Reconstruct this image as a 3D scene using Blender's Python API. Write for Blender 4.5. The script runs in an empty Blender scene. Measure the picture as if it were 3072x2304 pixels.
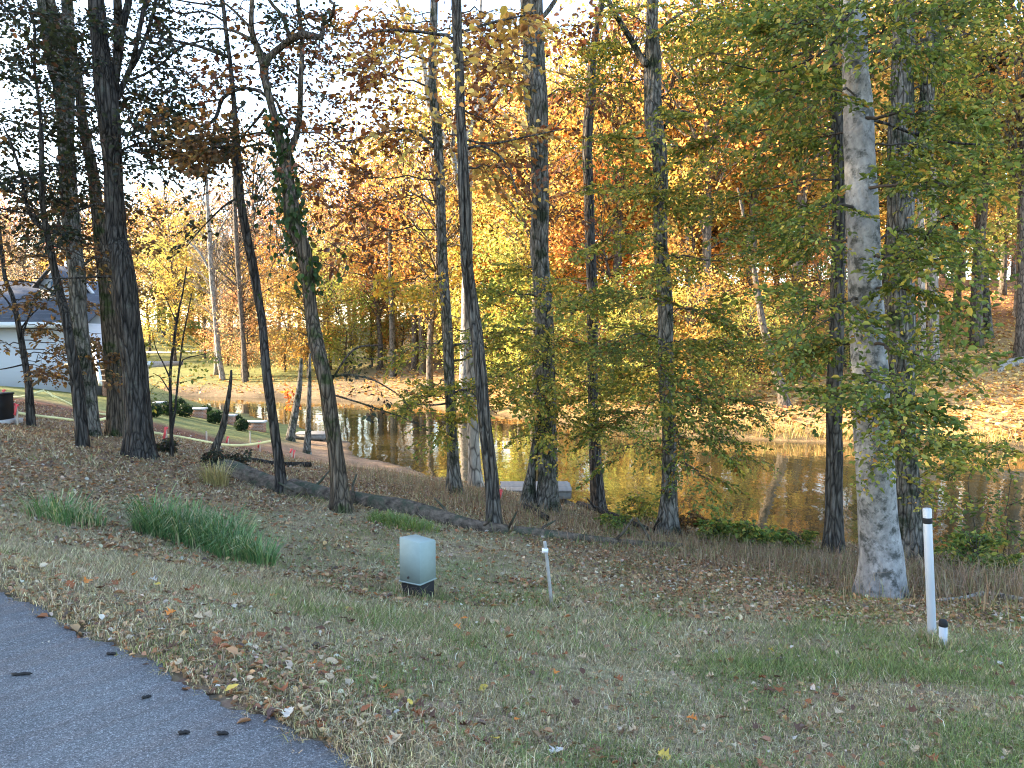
import bpy, math, random
import numpy as np
random.seed(7)
rng = np.random.default_rng(11)
scene = bpy.context.scene
COL = scene.collection
# ------------------------------------------------------------------ camera
CAMZ, FPX, PITCH = 1.6, 788.0, math.atan(44 / 788.0)
cam_d = bpy.data.cameras.new('camera'); cam = bpy.data.objects.new('camera', cam_d); COL.objects.link(cam)
cam.location = (0, 0, CAMZ); cam.rotation_euler = (math.pi / 2 - PITCH, 0, 0)
cam_d.sensor_width = 36; cam_d.lens = FPX / 1024 * 36; cam_d.clip_end = 2000; cam_d.clip_start = .05
scene.camera = cam
# ------------------------------------------------------------------ sky, sun, exposure
SUN_EL, SUN_AZ = math.radians(22), math.atan2(-0.97, 0.16)      # azimuth from +Y towards +X
sdir = (math.cos(SUN_EL) * math.sin(SUN_AZ), math.cos(SUN_EL) * math.cos(SUN_AZ), math.sin(SUN_EL))
world = bpy.data.worlds.new('World'); scene.world = world; world.use_nodes = True
wn = world.node_tree.nodes; sky = wn.new('ShaderNodeTexSky'); sky.sky_type = 'NISHITA'; sky.sun_disc = False
sky.sun_elevation = SUN_EL; sky.sun_rotation = SUN_AZ; sky.air_density = 1.0; sky.dust_density = 1.6; sky.altitude = 100
bg = wn['Background']; bg.inputs['Strength'].default_value = 0.15
world.node_tree.links.new(sky.outputs['Color'], bg.inputs['Color'])
sun_d = bpy.data.lights.new('sun', 'SUN'); sun = bpy.data.objects.new('sun', sun_d); COL.objects.link(sun)
sun_d.energy = 4.3; sun_d.angle = math.radians(.55); sun_d.color = (1, .80, .56)
from mathutils import Vector
sun.rotation_euler = Vector(sdir).to_track_quat('Z', 'Y').to_euler()
vs = scene.view_settings
vs.view_transform = 'Standard'; vs.look = 'None'; vs.gamma = 1; vs.use_curve_mapping = False; vs.exposure = 3.0
cy = scene.cycles
cy.max_bounces = 4; cy.diffuse_bounces = 2; cy.glossy_bounces = 2; cy.transmission_bounces = 2; cy.transparent_max_bounces = 4
cy.caustics_reflective = False; cy.caustics_refractive = False; cy.sample_clamp_indirect = 6
cy.use_denoising = True; cy.use_light_tree = False; cy.filter_width = 1.1
try: cy.denoiser = 'OPENIMAGEDENOISE'
except Exception: pass
# ------------------------------------------------------------------ projection helpers (photo pixel on the 1024x768 frame -> place)
CP, SP = math.cos(PITCH), math.sin(PITCH)
def ray(u, v):
    cx, cyy = (u - 512) / FPX, (384 - v) / FPX
    d = np.array([cx, CP + cyy * SP, -SP + cyy * CP]); return d / d[1]
def P(u, v, d):
    return np.array([0, 0, CAMZ]) + ray(u, v) * d
def mpp(d): return d / FPX                                   # metres per pixel at depth d
# ------------------------------------------------------------------ terrain
WZ = -3.0
def W(u, v): 
    r = ray(u, v); t = (WZ - CAMZ) / r[2]; return (r[0] * t, t)
near = [W(*p) for p in [(165,398),(230,412),(300,428),(345,443),(350,456),(403,468),(444,481),(500,487),(574,505),(648,523),(730,537),(810,546),(949,560),(1024,569)]] + [(16,14.2),(30,13.5),(70,14)]
far = [W(*p) for p in [(165,396),(300,399),(400,403),(500,414),(602,428),(700,436),(787,441),(900,446),(1024,450)]] + [(28,32),(45,31),(75,32)]
POND = np.array([(-33, 62)] + near + far[::-1])
def _smooth_pond(p):
    n = len(p); out = []
    for i in range(n):
        a, b, c, d = p[i - 1], p[i], p[(i + 1) % n], p[(i + 2) % n]; m = max(2, int(np.hypot(*(c - b)) / .8))
        for t in np.linspace(0, 1, m, endpoint=False): out.append(.5 * (2*b + (c-a)*t + (2*a-5*b+4*c-d)*t*t + (3*b-a-3*c+d)*t**3))
    q = np.array(out); k = np.arange(len(q)); return q + np.stack([.14 * np.sin(k * 1.9) + .1 * np.sin(k * .73), .16 * np.sin(k * 1.37 + 1) + .12 * np.sin(k * .51)], -1)
POND = _smooth_pond(POND)
def sdist0(x, y):
    x = np.asarray(x, float); y = np.asarray(y, float); best = np.full(x.shape, 1e9); ins = np.zeros(x.shape, bool)
    n = len(POND)
    for i in range(n):
        ax, ay = POND[i]; bx, by = POND[(i + 1) % n]
        ex, ey = bx - ax, by - ay; l2 = ex * ex + ey * ey
        t = np.clip(((x - ax) * ex + (y - ay) * ey) / l2, 0, 1)
        best = np.minimum(best, np.hypot(x - ax - t * ex, y - ay - t * ey))
        c = ((ay > y) != (by > y)); den = (by - ay) if by != ay else 1e-9
        ins ^= c & (x < ex * (y - ay) / den + ax)
    return np.where(ins, -best, best)
_gx, _gy = np.arange(-64, 92, .3), np.arange(6, 78, .3); _SG = sdist0(*np.meshgrid(_gx, _gy))
def sdist(x, y):                                              # signed distance to the shore from a grid
    x = np.asarray(x, float); y = np.asarray(y, float); cx = np.clip(x, _gx[0], _gx[-2]); cyy = np.clip(y, _gy[0], _gy[-2])
    fx_, fy_ = (cx - _gx[0]) / .3, (cyy - _gy[0]) / .3; i = np.minimum(fx_.astype(int), len(_gx) - 2); j = np.minimum(fy_.astype(int), len(_gy) - 2); a, b = fx_ - i, fy_ - j
    return (_SG[j, i] * (1 - a) + _SG[j, i + 1] * a) * (1 - b) + (_SG[j + 1, i] * (1 - a) + _SG[j + 1, i + 1] * a) * b + np.hypot(x - cx, y - cyy)
CTRL = [(417,597,8),(550,606,7.7),(932,640,7),(880,591,10.5),(907,560,12.6),(832,552,13.5),(668,535,14.5),(597,511,17),(546,509,16.4),
        (493,528,12.5),(456,493,17),(340,511,12),(280,493,13),(143,457,14),(83,449,15),(118,436,18),(31,426,18),(92,436,17.5),
        (60,412,24),(60,401,30),(0,388,36),(100,397,37),(280,455,26),(240,440,28),(169,413,35),(241,428,35),(330,466,24),
        (512,768,3.31),(1024,768,3.9),(700,700,4.9),(1024,640,7.2),(208,545,9.2),(60,520,9.0),(380,470,23)]
C3 = [tuple(P(u, v, d)) for u, v, d in CTRL]
C3 += [(-.63,2.95,0),(-3.18,4.9,0),(-1.85,3.86,0),(-3,2,0),(-6,6,.05),(-2,0,0),(0,-3,0),(-8,-2,.1),(-10,8,.1),(-20,-20,.6),(20,-20,-.3),(20,2,-1.4),(14,6,-1.5),
       (-25,12,1.2),(-30,30,.6),(-40,0,2.0),(-45,45,.4),(-9,14,-.15),(0,-40,0),(0,1.5,-.02)]
C3 = np.array(C3)
def _U(r2): return np.where(r2 > 1e-12, .5 * r2 * np.log(r2 + 1e-12), 0)
_n = len(C3); _K = _U(((C3[:, None, :2] - C3[None, :, :2]) ** 2).sum(-1)) + np.eye(_n) * .35
_Pm = np.c_[np.ones(_n), C3[:, :2]]
_A = np.block([[_K, _Pm], [_Pm.T, np.zeros((3, 3))]])
_w = np.linalg.solve(_A, np.r_[C3[:, 2], 0, 0, 0])
def sstep(a, b, x): t = np.clip((x - a) / (b - a), 0, 1); return t * t * (3 - 2 * t)
_nx = np.array([p[0] for p in near]); _ny = np.array([p[1] for p in near]); _fx = np.array([p[0] for p in far]); _fy = np.array([p[1] for p in far])
_ph = rng.uniform(0, 6.28, (24, 2)); _dr = rng.uniform(0, 6.28, 24)
def noise2(x, y, s, o=0, k=6):
    z = 0
    for i in range(k):
        j = (i + o) % 24; a = _dr[j]; f = s * (1 + .37 * i)
        z = z + np.sin((x * math.cos(a) + y * math.sin(a)) * f + _ph[j, 0] + 1.3 * np.sin((y * math.cos(a) - x * math.sin(a)) * f * .7 + _ph[j, 1]))
    return z / k
# driveway edge: grass lies on its far side
RA, RB = np.array([-.63, 2.95]), np.array([-3.18, 4.9]); _e = (RB - RA) / np.linalg.norm(RB - RA); _nn = np.array([-_e[1], _e[0]])
if _nn @ (np.array([0, 8]) - RA) < 0: _nn = -_nn
def litm(x, y): return y + .28 * x + .8 * noise2(x, y, .9, 2) + .35 * np.where(x < -3, -3 - x, 0) - 3.2 * np.exp(-((x + 1.3) / 2.6) ** 2)
def road_side(x, y): return (x - RA[0]) * _nn[0] + (y - RA[1]) * _nn[1] - .012 * ((x - RA[0]) * _e[0] + (y - RA[1]) * _e[1] - 1.5) ** 2 * 0
def H(x, y, rough=True):
    x = np.asarray(x, float); y = np.asarray(y, float); sh = x.shape; x = x.ravel(); y = y.ravel()
    zt = np.zeros_like(x)
    for s in range(0, len(x), 40000):
        xs, ys = np.clip(x[s:s+40000], -48, 30), np.clip(y[s:s+40000], -40, 48)
        r2 = (xs[:, None] - C3[None, :, 0]) ** 2 + (ys[:, None] - C3[None, :, 1]) ** 2
        zt[s:s+40000] = _U(r2) @ _w[:_n] + _w[_n] + _w[_n+1] * xs + _w[_n+2] * ys
    zt = np.clip(zt, -2.72, 3.0)
    sd = sdist(x, y)
    ymid = np.interp(x, np.linspace(-33, 70, 60), .5 * (np.interp(np.linspace(-33, 70, 60), _nx, _ny) + np.interp(np.linspace(-33, 70, 60), _fx, _fy)))
    w = sstep(-5, 5, y - ymid)
    rs = road_side(x, y); near_road = sstep(-.02, .5, rs)
    if rough:
        zt = zt + (.018 * noise2(x, y, 3.1) + .05 * noise2(x, y, .7, 5)) * near_road
    zt = np.where(rs < 0, zt * 0 + np.minimum(zt, 0) * 0 - .02, zt * sstep(0, .9, rs)+ .004)
    zt = np.where((rs < 0) & (x < -9), np.clip((-9 - x) * .05, 0, 2) - .02, zt)
    zn = -2.93 + (zt + 2.93) * sstep(0, 3.2, sd)
    sl = np.interp(x, [-40, -10, 5], [.095, .15, .20]); s2 = np.maximum(sd - .8, 0)
    zf = -2.93 + .35 * np.clip(sd, 0, .8) + sl * (np.minimum(s2, 55) + .18 * np.clip(s2 - 55, 0, 400))
    if rough: zf = zf + .12 * noise2(x, y, .35, 9) * sstep(0, 4, sd) + .04 * noise2(x, y, 1.4, 3) * sstep(0, 4, sd)
    z = zn * (1 - w) + zf * w
    z = np.where(sd < 0, -2.93 - np.minimum(.45 * -sd, 1.4), z)
    return z.reshape(sh)
def Hs(x, y): return float(H(np.array([x]), np.array([y]))[0])
def hit(u, v, tmin=2.0, tmax=260):
    r = ray(u, v); t = np.geomspace(tmin, tmax, 900); f = CAMZ + r[2] * t - H(r[0] * t, t)
    i = np.argmax(f < 0)
    if f[i] >= 0: return np.array([r[0] * tmax, tmax, CAMZ + r[2] * tmax])
    a, b = t[max(i - 1, 0)], t[i]
    for _ in range(18):
        m = .5 * (a + b)
        if CAMZ + r[2] * m - Hs(r[0] * m, m) < 0: b = m
        else: a = m
    return np.array([r[0] * b, b, CAMZ + r[2] * b])
# ------------------------------------------------------------------ mesh helpers
def mk(name, V, F, mat, parent=None, col=None, smooth=False):
    V = np.ascontiguousarray(V, dtype=np.float32); F = [np.asarray(f, dtype=np.int32) for f in (F if isinstance(F, (list, tuple)) else [F]) if len(f)]
    me = bpy.data.meshes.new(name); me.vertices.add(len(V)); me.vertices.foreach_set('co', V.ravel())
    loops = np.concatenate([f.ravel() for f in F]); cnt = np.concatenate([np.full(len(f), f.shape[1], np.int32) for f in F])
    me.loops.add(len(loops)); me.loops.foreach_set('vertex_index', loops)
    me.polygons.add(len(cnt)); st = np.zeros(len(cnt), np.int32); st[1:] = np.cumsum(cnt)[:-1]
    me.polygons.foreach_set('loop_start', st); me.polygons.foreach_set('loop_total', cnt)
    if smooth: me.polygons.foreach_set('use_smooth', np.ones(len(cnt), bool))
    if col is not None:
        a = me.attributes.new('col', 'FLOAT_COLOR', 'POINT'); c4 = np.ones((len(V), 4), np.float32); c4[:, :3] = col; a.data.foreach_set('color', c4.ravel())
    me.update(calc_edges=True); me.validate()
    if mat is not None: me.materials.append(mat)
    o = bpy.data.objects.new(name, me); COL.objects.link(o)
    if parent is not None: o.parent = parent
    return o
def tag(o, label=None, cat=None, group=None, kind=None):
    if label: o['label'] = label
    if cat: o['category'] = cat
    if group: o['group'] = group
    if kind: o['kind'] = kind
    return o
def thing(name, loc, label, cat, group=None, rz=0):
    o = bpy.data.objects.new(name, None); COL.objects.link(o); o.location = tuple(float(c) for c in loc); o.rotation_euler = (0, 0, rz)
    return tag(o, label, cat, group)
def copy_tree(root, loc, rz=0, scale=1, label=None, group=None, color=None):
    r = root.copy(); COL.objects.link(r); r.location = tuple(float(c) for c in loc); r.rotation_euler = (0, 0, rz); r.scale = (scale,) * 3 if np.isscalar(scale) else scale
    if label: r['label'] = label
    if group: r['group'] = group
    for ch in root.children:
        c = ch.copy(); COL.objects.link(c); c.parent = r
        if color is not None and 'crown' in ch.name: c.color = (*color, 1)
        for g in ch.children:
            q = g.copy(); COL.objects.link(q); q.parent = c
    return r
class MB:                                                     # collects pieces of ONE mesh
    def __init__(s): s.V = []; s.F = []; s.n = 0
    def add(s, V, F):
        s.V.append(np.asarray(V, float)); s.F += [np.asarray(f) + s.n for f in F]; s.n += len(V); return s
    def box(s, x0, x1, y0, y1, z0, z1, rz=0, c=None, bevel=0):
        b = bevel
        if b:
            prof = [(x0+b,y0),(x1-b,y0),(x1,y0+b),(x1,y1-b),(x1-b,y1),(x0+b,y1),(x0,y1-b),(x0,y0+b)]
            cx, cyy = (x0+x1)/2, (y0+y1)/2; V = []
            for z, k in ((z0, 1), (z1-b, 1), (z1, 0)):
                for px, py in prof: V.append((px - math.copysign(b, px-cx) * (1-k) , py - math.copysign(b, py-cyy) * (1-k), z))
            F4 = []; 
            for j in range(2):
                for i in range(8): F4.append((j*8+i, j*8+(i+1)%8, j*8+8+(i+1)%8, j*8+8+i))
            fs = [np.array(F4), np.array([list(range(7,-1,-1))]), np.array([list(range(16,24))])]
        else:
            V = [(x0,y0,z0),(x1,y0,z0),(x1,y1,z0),(x0,y1,z0),(x0,y0,z1),(x1,y0,z1),(x1,y1,z1),(x0,y1,z1)]
            fs = [np.array([(0,3,2,1),(4,5,6,7),(0,1,5,4),(1,2,6,5),(2,3,7,6),(3,0,4,7)])]
        V = np.array(V, float)
        if rz:
            c = c or ((x0+x1)/2, (y0+y1)/2); a = math.cos(rz); q = math.sin(rz); dx, dy = V[:, 0]-c[0], V[:, 1]-c[1]
            V[:, 0] = c[0]+a*dx-q*dy; V[:, 1] = c[1]+q*dx+a*dy
        return s.add(V, fs)
    def tube(s, pts, rad, sides=6, caps=True):
        V, F = tube(pts, rad, sides, caps); return s.add(V, F)
    def build(s, name, mat, parent=None, smooth=False, col=None):
        g = {}
        for f in s.F: g.setdefault(f.shape[1], []).append(f)
        return mk(name, np.concatenate(s.V), [np.concatenate(v) for v in g.values()], mat, parent, col, smooth)
def frames(p):
    t = np.gradient(p, axis=0); t /= np.linalg.norm(t, axis=1)[:, None] + 1e-9
    ref = np.array([0, 1.0, 0]) if abs(t[:, 1]).mean() < .8 else np.array([1.0, 0, 0])
    a = np.cross(t, ref); a /= np.linalg.norm(a, axis=1)[:, None] + 1e-9
    return t, a, np.cross(t, a)
def tube(pts, rad, sides=6, caps=True, disp=None):
    p = np.asarray(pts, float); n = len(p); r = np.broadcast_to(np.asarray(rad, float), (n,)); t, a, b = frames(p)
    th = np.linspace(0, 2 * math.pi, sides, endpoint=False)
    R = r[:, None] * np.ones(sides)
    if disp is not None: R = R * disp(np.r_[0, np.cumsum(np.linalg.norm(np.diff(p, axis=0), axis=1))][:, None], th[None, :])
    V = p[:, None, :] + R[:, :, None] * (np.cos(th)[None, :, None] * a[:, None, :] + np.sin(th)[None, :, None] * b[:, None, :])
    i = np.arange(n - 1)[:, None] * sides; j = np.arange(sides)[None, :]; k = (j + 1) % sides
    F = [np.stack([i + j, i + k, i + sides + k, i + sides + j], -1).reshape(-1, 4)]
    V = V.reshape(-1, 3)
    if caps:
        V = np.vstack([V, p[0], p[-1]]); m = n * sides; jj = np.arange(sides); kk = (jj + 1) % sides
        F.append(np.stack([kk, jj, np.full(sides, m)], -1)); F.append(np.stack([(n-1)*sides + jj, (n-1)*sides + kk, np.full(sides, m + 1)], -1))
    return V, F
def crom(pts, step):                                          # Catmull-Rom resample of (n,k) rows, first 3 columns are xyz
    p = np.asarray(pts, float); q = np.vstack([2 * p[0] - p[1], p, 2 * p[-1] - p[-2]]); out = []
    for i in range(1, len(q) - 2):
        L = np.linalg.norm(q[i + 1, :3] - q[i, :3]); m = max(1, int(round(L / step)))
        t = np.linspace(0, 1, m, endpoint=False)[:, None]
        out.append(.5 * (2*q[i] + (q[i+1]-q[i-1])*t + (2*q[i-1]-5*q[i]+4*q[i+1]-q[i+2])*t**2 + (3*q[i]-q[i-1]-3*q[i+1]+q[i+2])*t**3))
    return np.vstack(out + [p[-1:]])
# ------------------------------------------------------------------ materials
def mat(name):
    m = bpy.data.materials.new(name); m.use_nodes = True; nt = m.node_tree; p = nt.nodes['Principled BSDF']; return m, nt, p
def nd(nt, t, **kw):
    n = nt.nodes.new(t)
    for k, v in kw.items():
        if k in n.inputs: n.inputs[k].default_value = v
        else: setattr(n, k, v)
    return n
def ramp(nt, src, stops):
    r = nt.nodes.new('ShaderNodeValToRGB'); e = r.color_ramp.elements
    while len(e) < len(stops): e.new(.5)
    for q, (pos, c) in zip(e, stops): q.position = pos; q.color = (*c, 1) if len(c) == 3 else c
    nt.links.new(src, r.inputs['Fac']); return r.outputs['Color']
def mix(nt, a, b, fac, mode='MIX'):
    m = nt.nodes.new('ShaderNodeMix'); m.data_type = 'RGBA'; m.blend_type = mode
    for s, val in ((m.inputs['Factor'], fac), (m.inputs['A'], a), (m.inputs['B'], b)):
        if hasattr(val, 'is_linked') or isinstance(val, bpy.types.NodeSocket): nt.links.new(val, s)
        elif np.isscalar(val): s.default_value = val
        else: s.default_value = (*val, 1)
    return m.outputs['Result']
def simple(name, c, rough=.7, var=.15, scale=6, bump=.0, metallic=0, spec=.3):
    m, nt, p = mat(name); tc = nd(nt, 'ShaderNodeTexCoord'); n = nd(nt, 'ShaderNodeTexNoise', Scale=scale, Detail=5.0)
    nt.links.new(tc.outputs['Object'], n.inputs['Vector'])
    nt.links.new(ramp(nt, n.outputs['Fac'], [(.3, tuple(x * (1 - var) for x in c)), (.7, tuple(min(1, x * (1 + var)) for x in c))]), p.inputs['Base Color'])
    p.inputs['Roughness'].default_value = rough; p.inputs['Metallic'].default_value = metallic; p.inputs['Specular IOR Level'].default_value = spec
    if bump:
        b = nd(nt, 'ShaderNodeBump', Strength=bump, Distance=.02); nt.links.new(n.outputs['Fac'], b.inputs['Height']); nt.links.new(b.outputs['Normal'], p.inputs['Normal'])
    return m
def leaf_mat(name, trans=.45, objcol=False, rough=.55):
    m, nt, p = mat(name); at = nd(nt, 'ShaderNodeAttribute', attribute_name='col'); c = at.outputs['Color']
    if objcol:
        oi = nd(nt, 'ShaderNodeObjectInfo'); c = mix(nt, c, oi.outputs['Color'], 1.0, 'MULTIPLY')
    nt.links.new(c, p.inputs['Base Color']); p.inputs['Roughness'].default_value = rough; p.inputs['Specular IOR Level'].default_value = .25
    tr = nd(nt, 'ShaderNodeBsdfTranslucent'); nt.links.new(mix(nt, c, (1.2, 1.1, .75), 1.0, 'MULTIPLY'), tr.inputs['Color'])
    ms = nd(nt, 'ShaderNodeMixShader', Fac=trans); nt.links.new(p.outputs[0], ms.inputs[1]); nt.links.new(tr.outputs[0], ms.inputs[2])
    nt.links.new(ms.outputs[0], nt.nodes['Material Output'].inputs['Surface']); return m
def bark(name, dark, light, stretch=.16, scale=26, bump=.5, lichen=None, lamt=.5, lscale=3.0, moss=None, crack=.3, vor=3.0, soft=.055):
    m, nt, p = mat(name); tc = nd(nt, 'ShaderNodeTexCoord'); mp = nd(nt, 'ShaderNodeMapping'); mp.inputs['Scale'].default_value = (1, 1, stretch)
    nt.links.new(tc.outputs['Object'], mp.inputs['Vector'])
    n1 = nd(nt, 'ShaderNodeTexNoise', Scale=scale, Detail=6.0, Roughness=.65); nt.links.new(mp.outputs['Vector'], n1.inputs['Vector'])
    v1 = nd(nt, 'ShaderNodeTexVoronoi', Scale=scale * .8, feature='DISTANCE_TO_EDGE'); nt.links.new(mp.outputs['Vector'], v1.inputs['Vector'])
    c = ramp(nt, n1.outputs['Fac'], [(.32, dark), (.68, light)])
    n2 = nd(nt, 'ShaderNodeTexNoise', Scale=lscale, Detail=7.0, Roughness=.7); nt.links.new(tc.outputs['Object'], n2.inputs['Vector'])
    if lichen: c = mix(nt, c, lichen, ramp(nt, n2.outputs['Fac'], [(lamt - soft, (0, 0, 0)), (lamt + soft, (1, 1, 1))]))
    if moss:
        n3 = nd(nt, 'ShaderNodeTexNoise', Scale=1.7, Detail=6.0, Roughness=.7); nt.links.new(tc.outputs['Object'], n3.inputs['Vector'])
        c = mix(nt, c, moss, ramp(nt, n3.outputs['Fac'], [(.52, (0, 0, 0)), (.6, (.85, .85, .85))]))
    if crack < 1: c = mix(nt, c, ramp(nt, v1.outputs['Distance'], [(.0, (crack,) * 3), (.13, (1.12,) * 3)]), 1.0, 'MULTIPLY')
    nt.links.new(c, p.inputs['Base Color']); p.inputs['Roughness'].default_value = .9; p.inputs['Specular IOR Level'].default_value = .15
    ad = nd(nt, 'ShaderNodeMath', operation='ADD'); nt.links.new(n1.outputs['Fac'], ad.inputs[0])
    cl = nd(nt, 'ShaderNodeMath', operation='MINIMUM'); nt.links.new(v1.outputs['Distance'], cl.inputs[0]); cl.inputs[1].default_value = .25
    mu = nd(nt, 'ShaderNodeMath', operation='MULTIPLY'); nt.links.new(cl.outputs[0], mu.inputs[0]); mu.inputs[1].default_value = vor
    nt.links.new(mu.outputs[0], ad.inputs[1])
    b = nd(nt, 'ShaderNodeBump', Strength=bump, Distance=.06); nt.links.new(ad.outputs[0], b.inputs['Height']); nt.links.new(b.outputs['Normal'], p.inputs['Normal'])
    return m
M = {}
M['leaf'] = leaf_mat('leaf', .42); M['leaf_far'] = leaf_mat('leaf_far', .55, True); M['grass'] = leaf_mat('grass_blade', .25); M['litter'] = leaf_mat('dry_leaf', .2, rough=.7)
M['oak'] = bark('oak_bark', (.020,.018,.016), (.15,.135,.115), .13, 17, 1.0, lichen=(.13,.13,.11), lamt=.63, lscale=5.0)
M['dark'] = bark('dark_bark', (.011,.010,.010), (.095,.085,.075), .13, 18, 1.0, lichen=(.085,.09,.075), lamt=.63, lscale=4.0)
M['brown'] = bark('brown_bark', (.028,.022,.017), (.17,.135,.10), .10, 20, .9, moss=(.03,.045,.012))
M['beech'] = bark('beech_bark', (.135,.133,.13), (.30,.295,.285), .7, 12, .2, lichen=(.055,.058,.054), lamt=.555, lscale=5.5, crack=1, soft=.06)
M['grey'] = bark('grey_bark', (.04,.037,.033), (.24,.22,.19), .2, 17, .8, lichen=(.035,.042,.025), lamt=.54, lscale=3.0)
M['pale'] = bark('pale_bark', (.15,.13,.11), (.36,.32,.27), .3, 9, .3)
M['far_bark'] = bark('far_bark', (.06,.05,.04), (.17,.14,.11), .3, 9, .3)
M['log'] = bark('log_bark', (.06,.045,.034), (.34,.28,.22), 1, 11, 1.0, lichen=(.06,.08,.05), lamt=.56, lscale=3.0, crack=.75)
M['log'] = bark('rotting_log', (.025,.019,.015), (.19,.15,.115), 1, 9, 1.0, lichen=(.05,.062,.04), lamt=.56, lscale=2.6, crack=1, vor=0)
M['twig'] = simple('twig_bark', (.045,.036,.028), .9)
# ------------------------------------------------------------------ ground, pond, driveway
def lines(lo, hi, dense, far_lo, far_hi, g=1.09):
    a = list(np.arange(lo, hi, dense)); s = dense; x = hi
    while x < far_hi: a.append(x); s *= g; x += s
    s = dense; x = lo - dense
    while x > far_lo: a.insert(0, x); s *= g; x -= s
    return np.array(a)
gx = lines(-11, 13, .16, -420, 420); gy = lines(2.0, 20, .16, -120, 480, 1.045)
GX, GY = np.meshgrid(gx, gy); GZ = H(GX, GY)
def zone(x, y):
    """albedo of the ground by what covers it: mown lawn, leaf litter, bare red soil, far bank litter, far lawn"""
    sd = sdist(x, y); n = noise2(x, y, .9, 2); n2 = noise2(x, y, 2.6, 7); n3 = noise2(x, y, .33, 12)
    lawn = np.stack([.26 + .05 * n, .225 + .02 * n2, .14 + .015 * n], -1)
    litter = np.stack([.225 + .04 * n2, .155 + .025 * n2, .10 + .015 * n], -1)
    soil = np.stack([.13 + .03 * n, .055 + .012 * n, .034 + 0 * n], -1)
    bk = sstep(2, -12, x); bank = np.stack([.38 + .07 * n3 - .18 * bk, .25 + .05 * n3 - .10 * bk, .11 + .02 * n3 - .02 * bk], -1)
    glawn = np.stack([.16 + .03 * n3, .17 + .02 * n3, .06 + 0 * n], -1)
    straw = np.stack([.21 + .03 * n2, .155 + .02 * n2, .085 + 0 * n], -1)
    rs = road_side(x, y)
    wl = sstep(12.0, 7.4, litm(x, y))[..., None]   # lawn near the driveway, litter beyond
    c = lawn * wl + litter * (1 - wl)
    ws = (sstep(.15, .6, n - .25 * n2) * sstep(4, 7, y))[..., None] * .5; c = c * (1 - ws) + straw * ws
    hs = np.exp(-((x + 13.5 - (25 - y) * .25) / 6.5) ** 2 - ((y - 24.5) / 3.2) ** 2)[..., None]; hs = np.clip(hs * 1.8, 0, 1) * .9; c = c * (1 - hs) + soil * hs
    hs = np.exp(-((x + 3.6) / 3.0) ** 2 - ((y - 15.5) / 1.3) ** 2)[..., None] * .6; c = c * (1 - hs) + soil * hs
    wg = (sstep(27.5, 30, y + .15 * (x + 20)) * sstep(-8.5, -10.5, x) * sstep(70, 66, y))[..., None]; c = c * (1 - wg) + glawn * wg
    far_ = sstep(-3, 3, y - np.interp(x, _fx, _fy) + 4)[..., None]
    wl2 = (sstep(-8, -20, x) * sstep(66, 70, y))[..., None]
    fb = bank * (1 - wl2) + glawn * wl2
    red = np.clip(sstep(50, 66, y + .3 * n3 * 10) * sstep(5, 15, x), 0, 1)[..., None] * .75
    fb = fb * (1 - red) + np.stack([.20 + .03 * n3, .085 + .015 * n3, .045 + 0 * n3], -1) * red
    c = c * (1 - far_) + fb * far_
    mud = sstep(.5, -.2, sd)[..., None] * .8; c = c * (1 - mud) + np.array([.06, .05, .035]) * mud
    edge = (sstep(.35, .0, rs) * sstep(-.5, 0, rs))[..., None] * .6; c = c * (1 - edge) + np.array([.07, .055, .04]) * edge
    return np.clip(c, .01, .8)
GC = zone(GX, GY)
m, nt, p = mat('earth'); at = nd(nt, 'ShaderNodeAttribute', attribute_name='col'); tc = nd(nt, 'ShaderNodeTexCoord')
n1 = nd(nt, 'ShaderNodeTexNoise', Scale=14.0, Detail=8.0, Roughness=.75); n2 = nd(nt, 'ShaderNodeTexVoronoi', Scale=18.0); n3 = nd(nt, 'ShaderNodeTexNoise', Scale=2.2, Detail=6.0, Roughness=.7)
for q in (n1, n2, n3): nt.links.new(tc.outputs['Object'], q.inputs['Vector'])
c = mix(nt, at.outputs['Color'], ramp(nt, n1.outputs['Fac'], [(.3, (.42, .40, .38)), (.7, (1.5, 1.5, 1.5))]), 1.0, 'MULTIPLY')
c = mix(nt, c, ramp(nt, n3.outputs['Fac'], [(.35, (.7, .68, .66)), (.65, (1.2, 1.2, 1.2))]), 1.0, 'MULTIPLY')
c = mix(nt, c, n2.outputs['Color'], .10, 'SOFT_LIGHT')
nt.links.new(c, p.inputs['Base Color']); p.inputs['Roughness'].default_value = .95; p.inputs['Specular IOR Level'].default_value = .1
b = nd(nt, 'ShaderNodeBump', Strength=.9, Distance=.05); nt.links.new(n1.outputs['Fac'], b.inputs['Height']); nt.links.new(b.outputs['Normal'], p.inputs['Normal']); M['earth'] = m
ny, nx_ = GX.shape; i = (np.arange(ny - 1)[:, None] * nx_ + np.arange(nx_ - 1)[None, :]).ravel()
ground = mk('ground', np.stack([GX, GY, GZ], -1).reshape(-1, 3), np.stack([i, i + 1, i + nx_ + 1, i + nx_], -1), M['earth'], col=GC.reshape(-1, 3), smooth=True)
tag(ground, 'sloping ground of mown grass and leaf litter falling to the pond', kind='structure')
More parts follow.
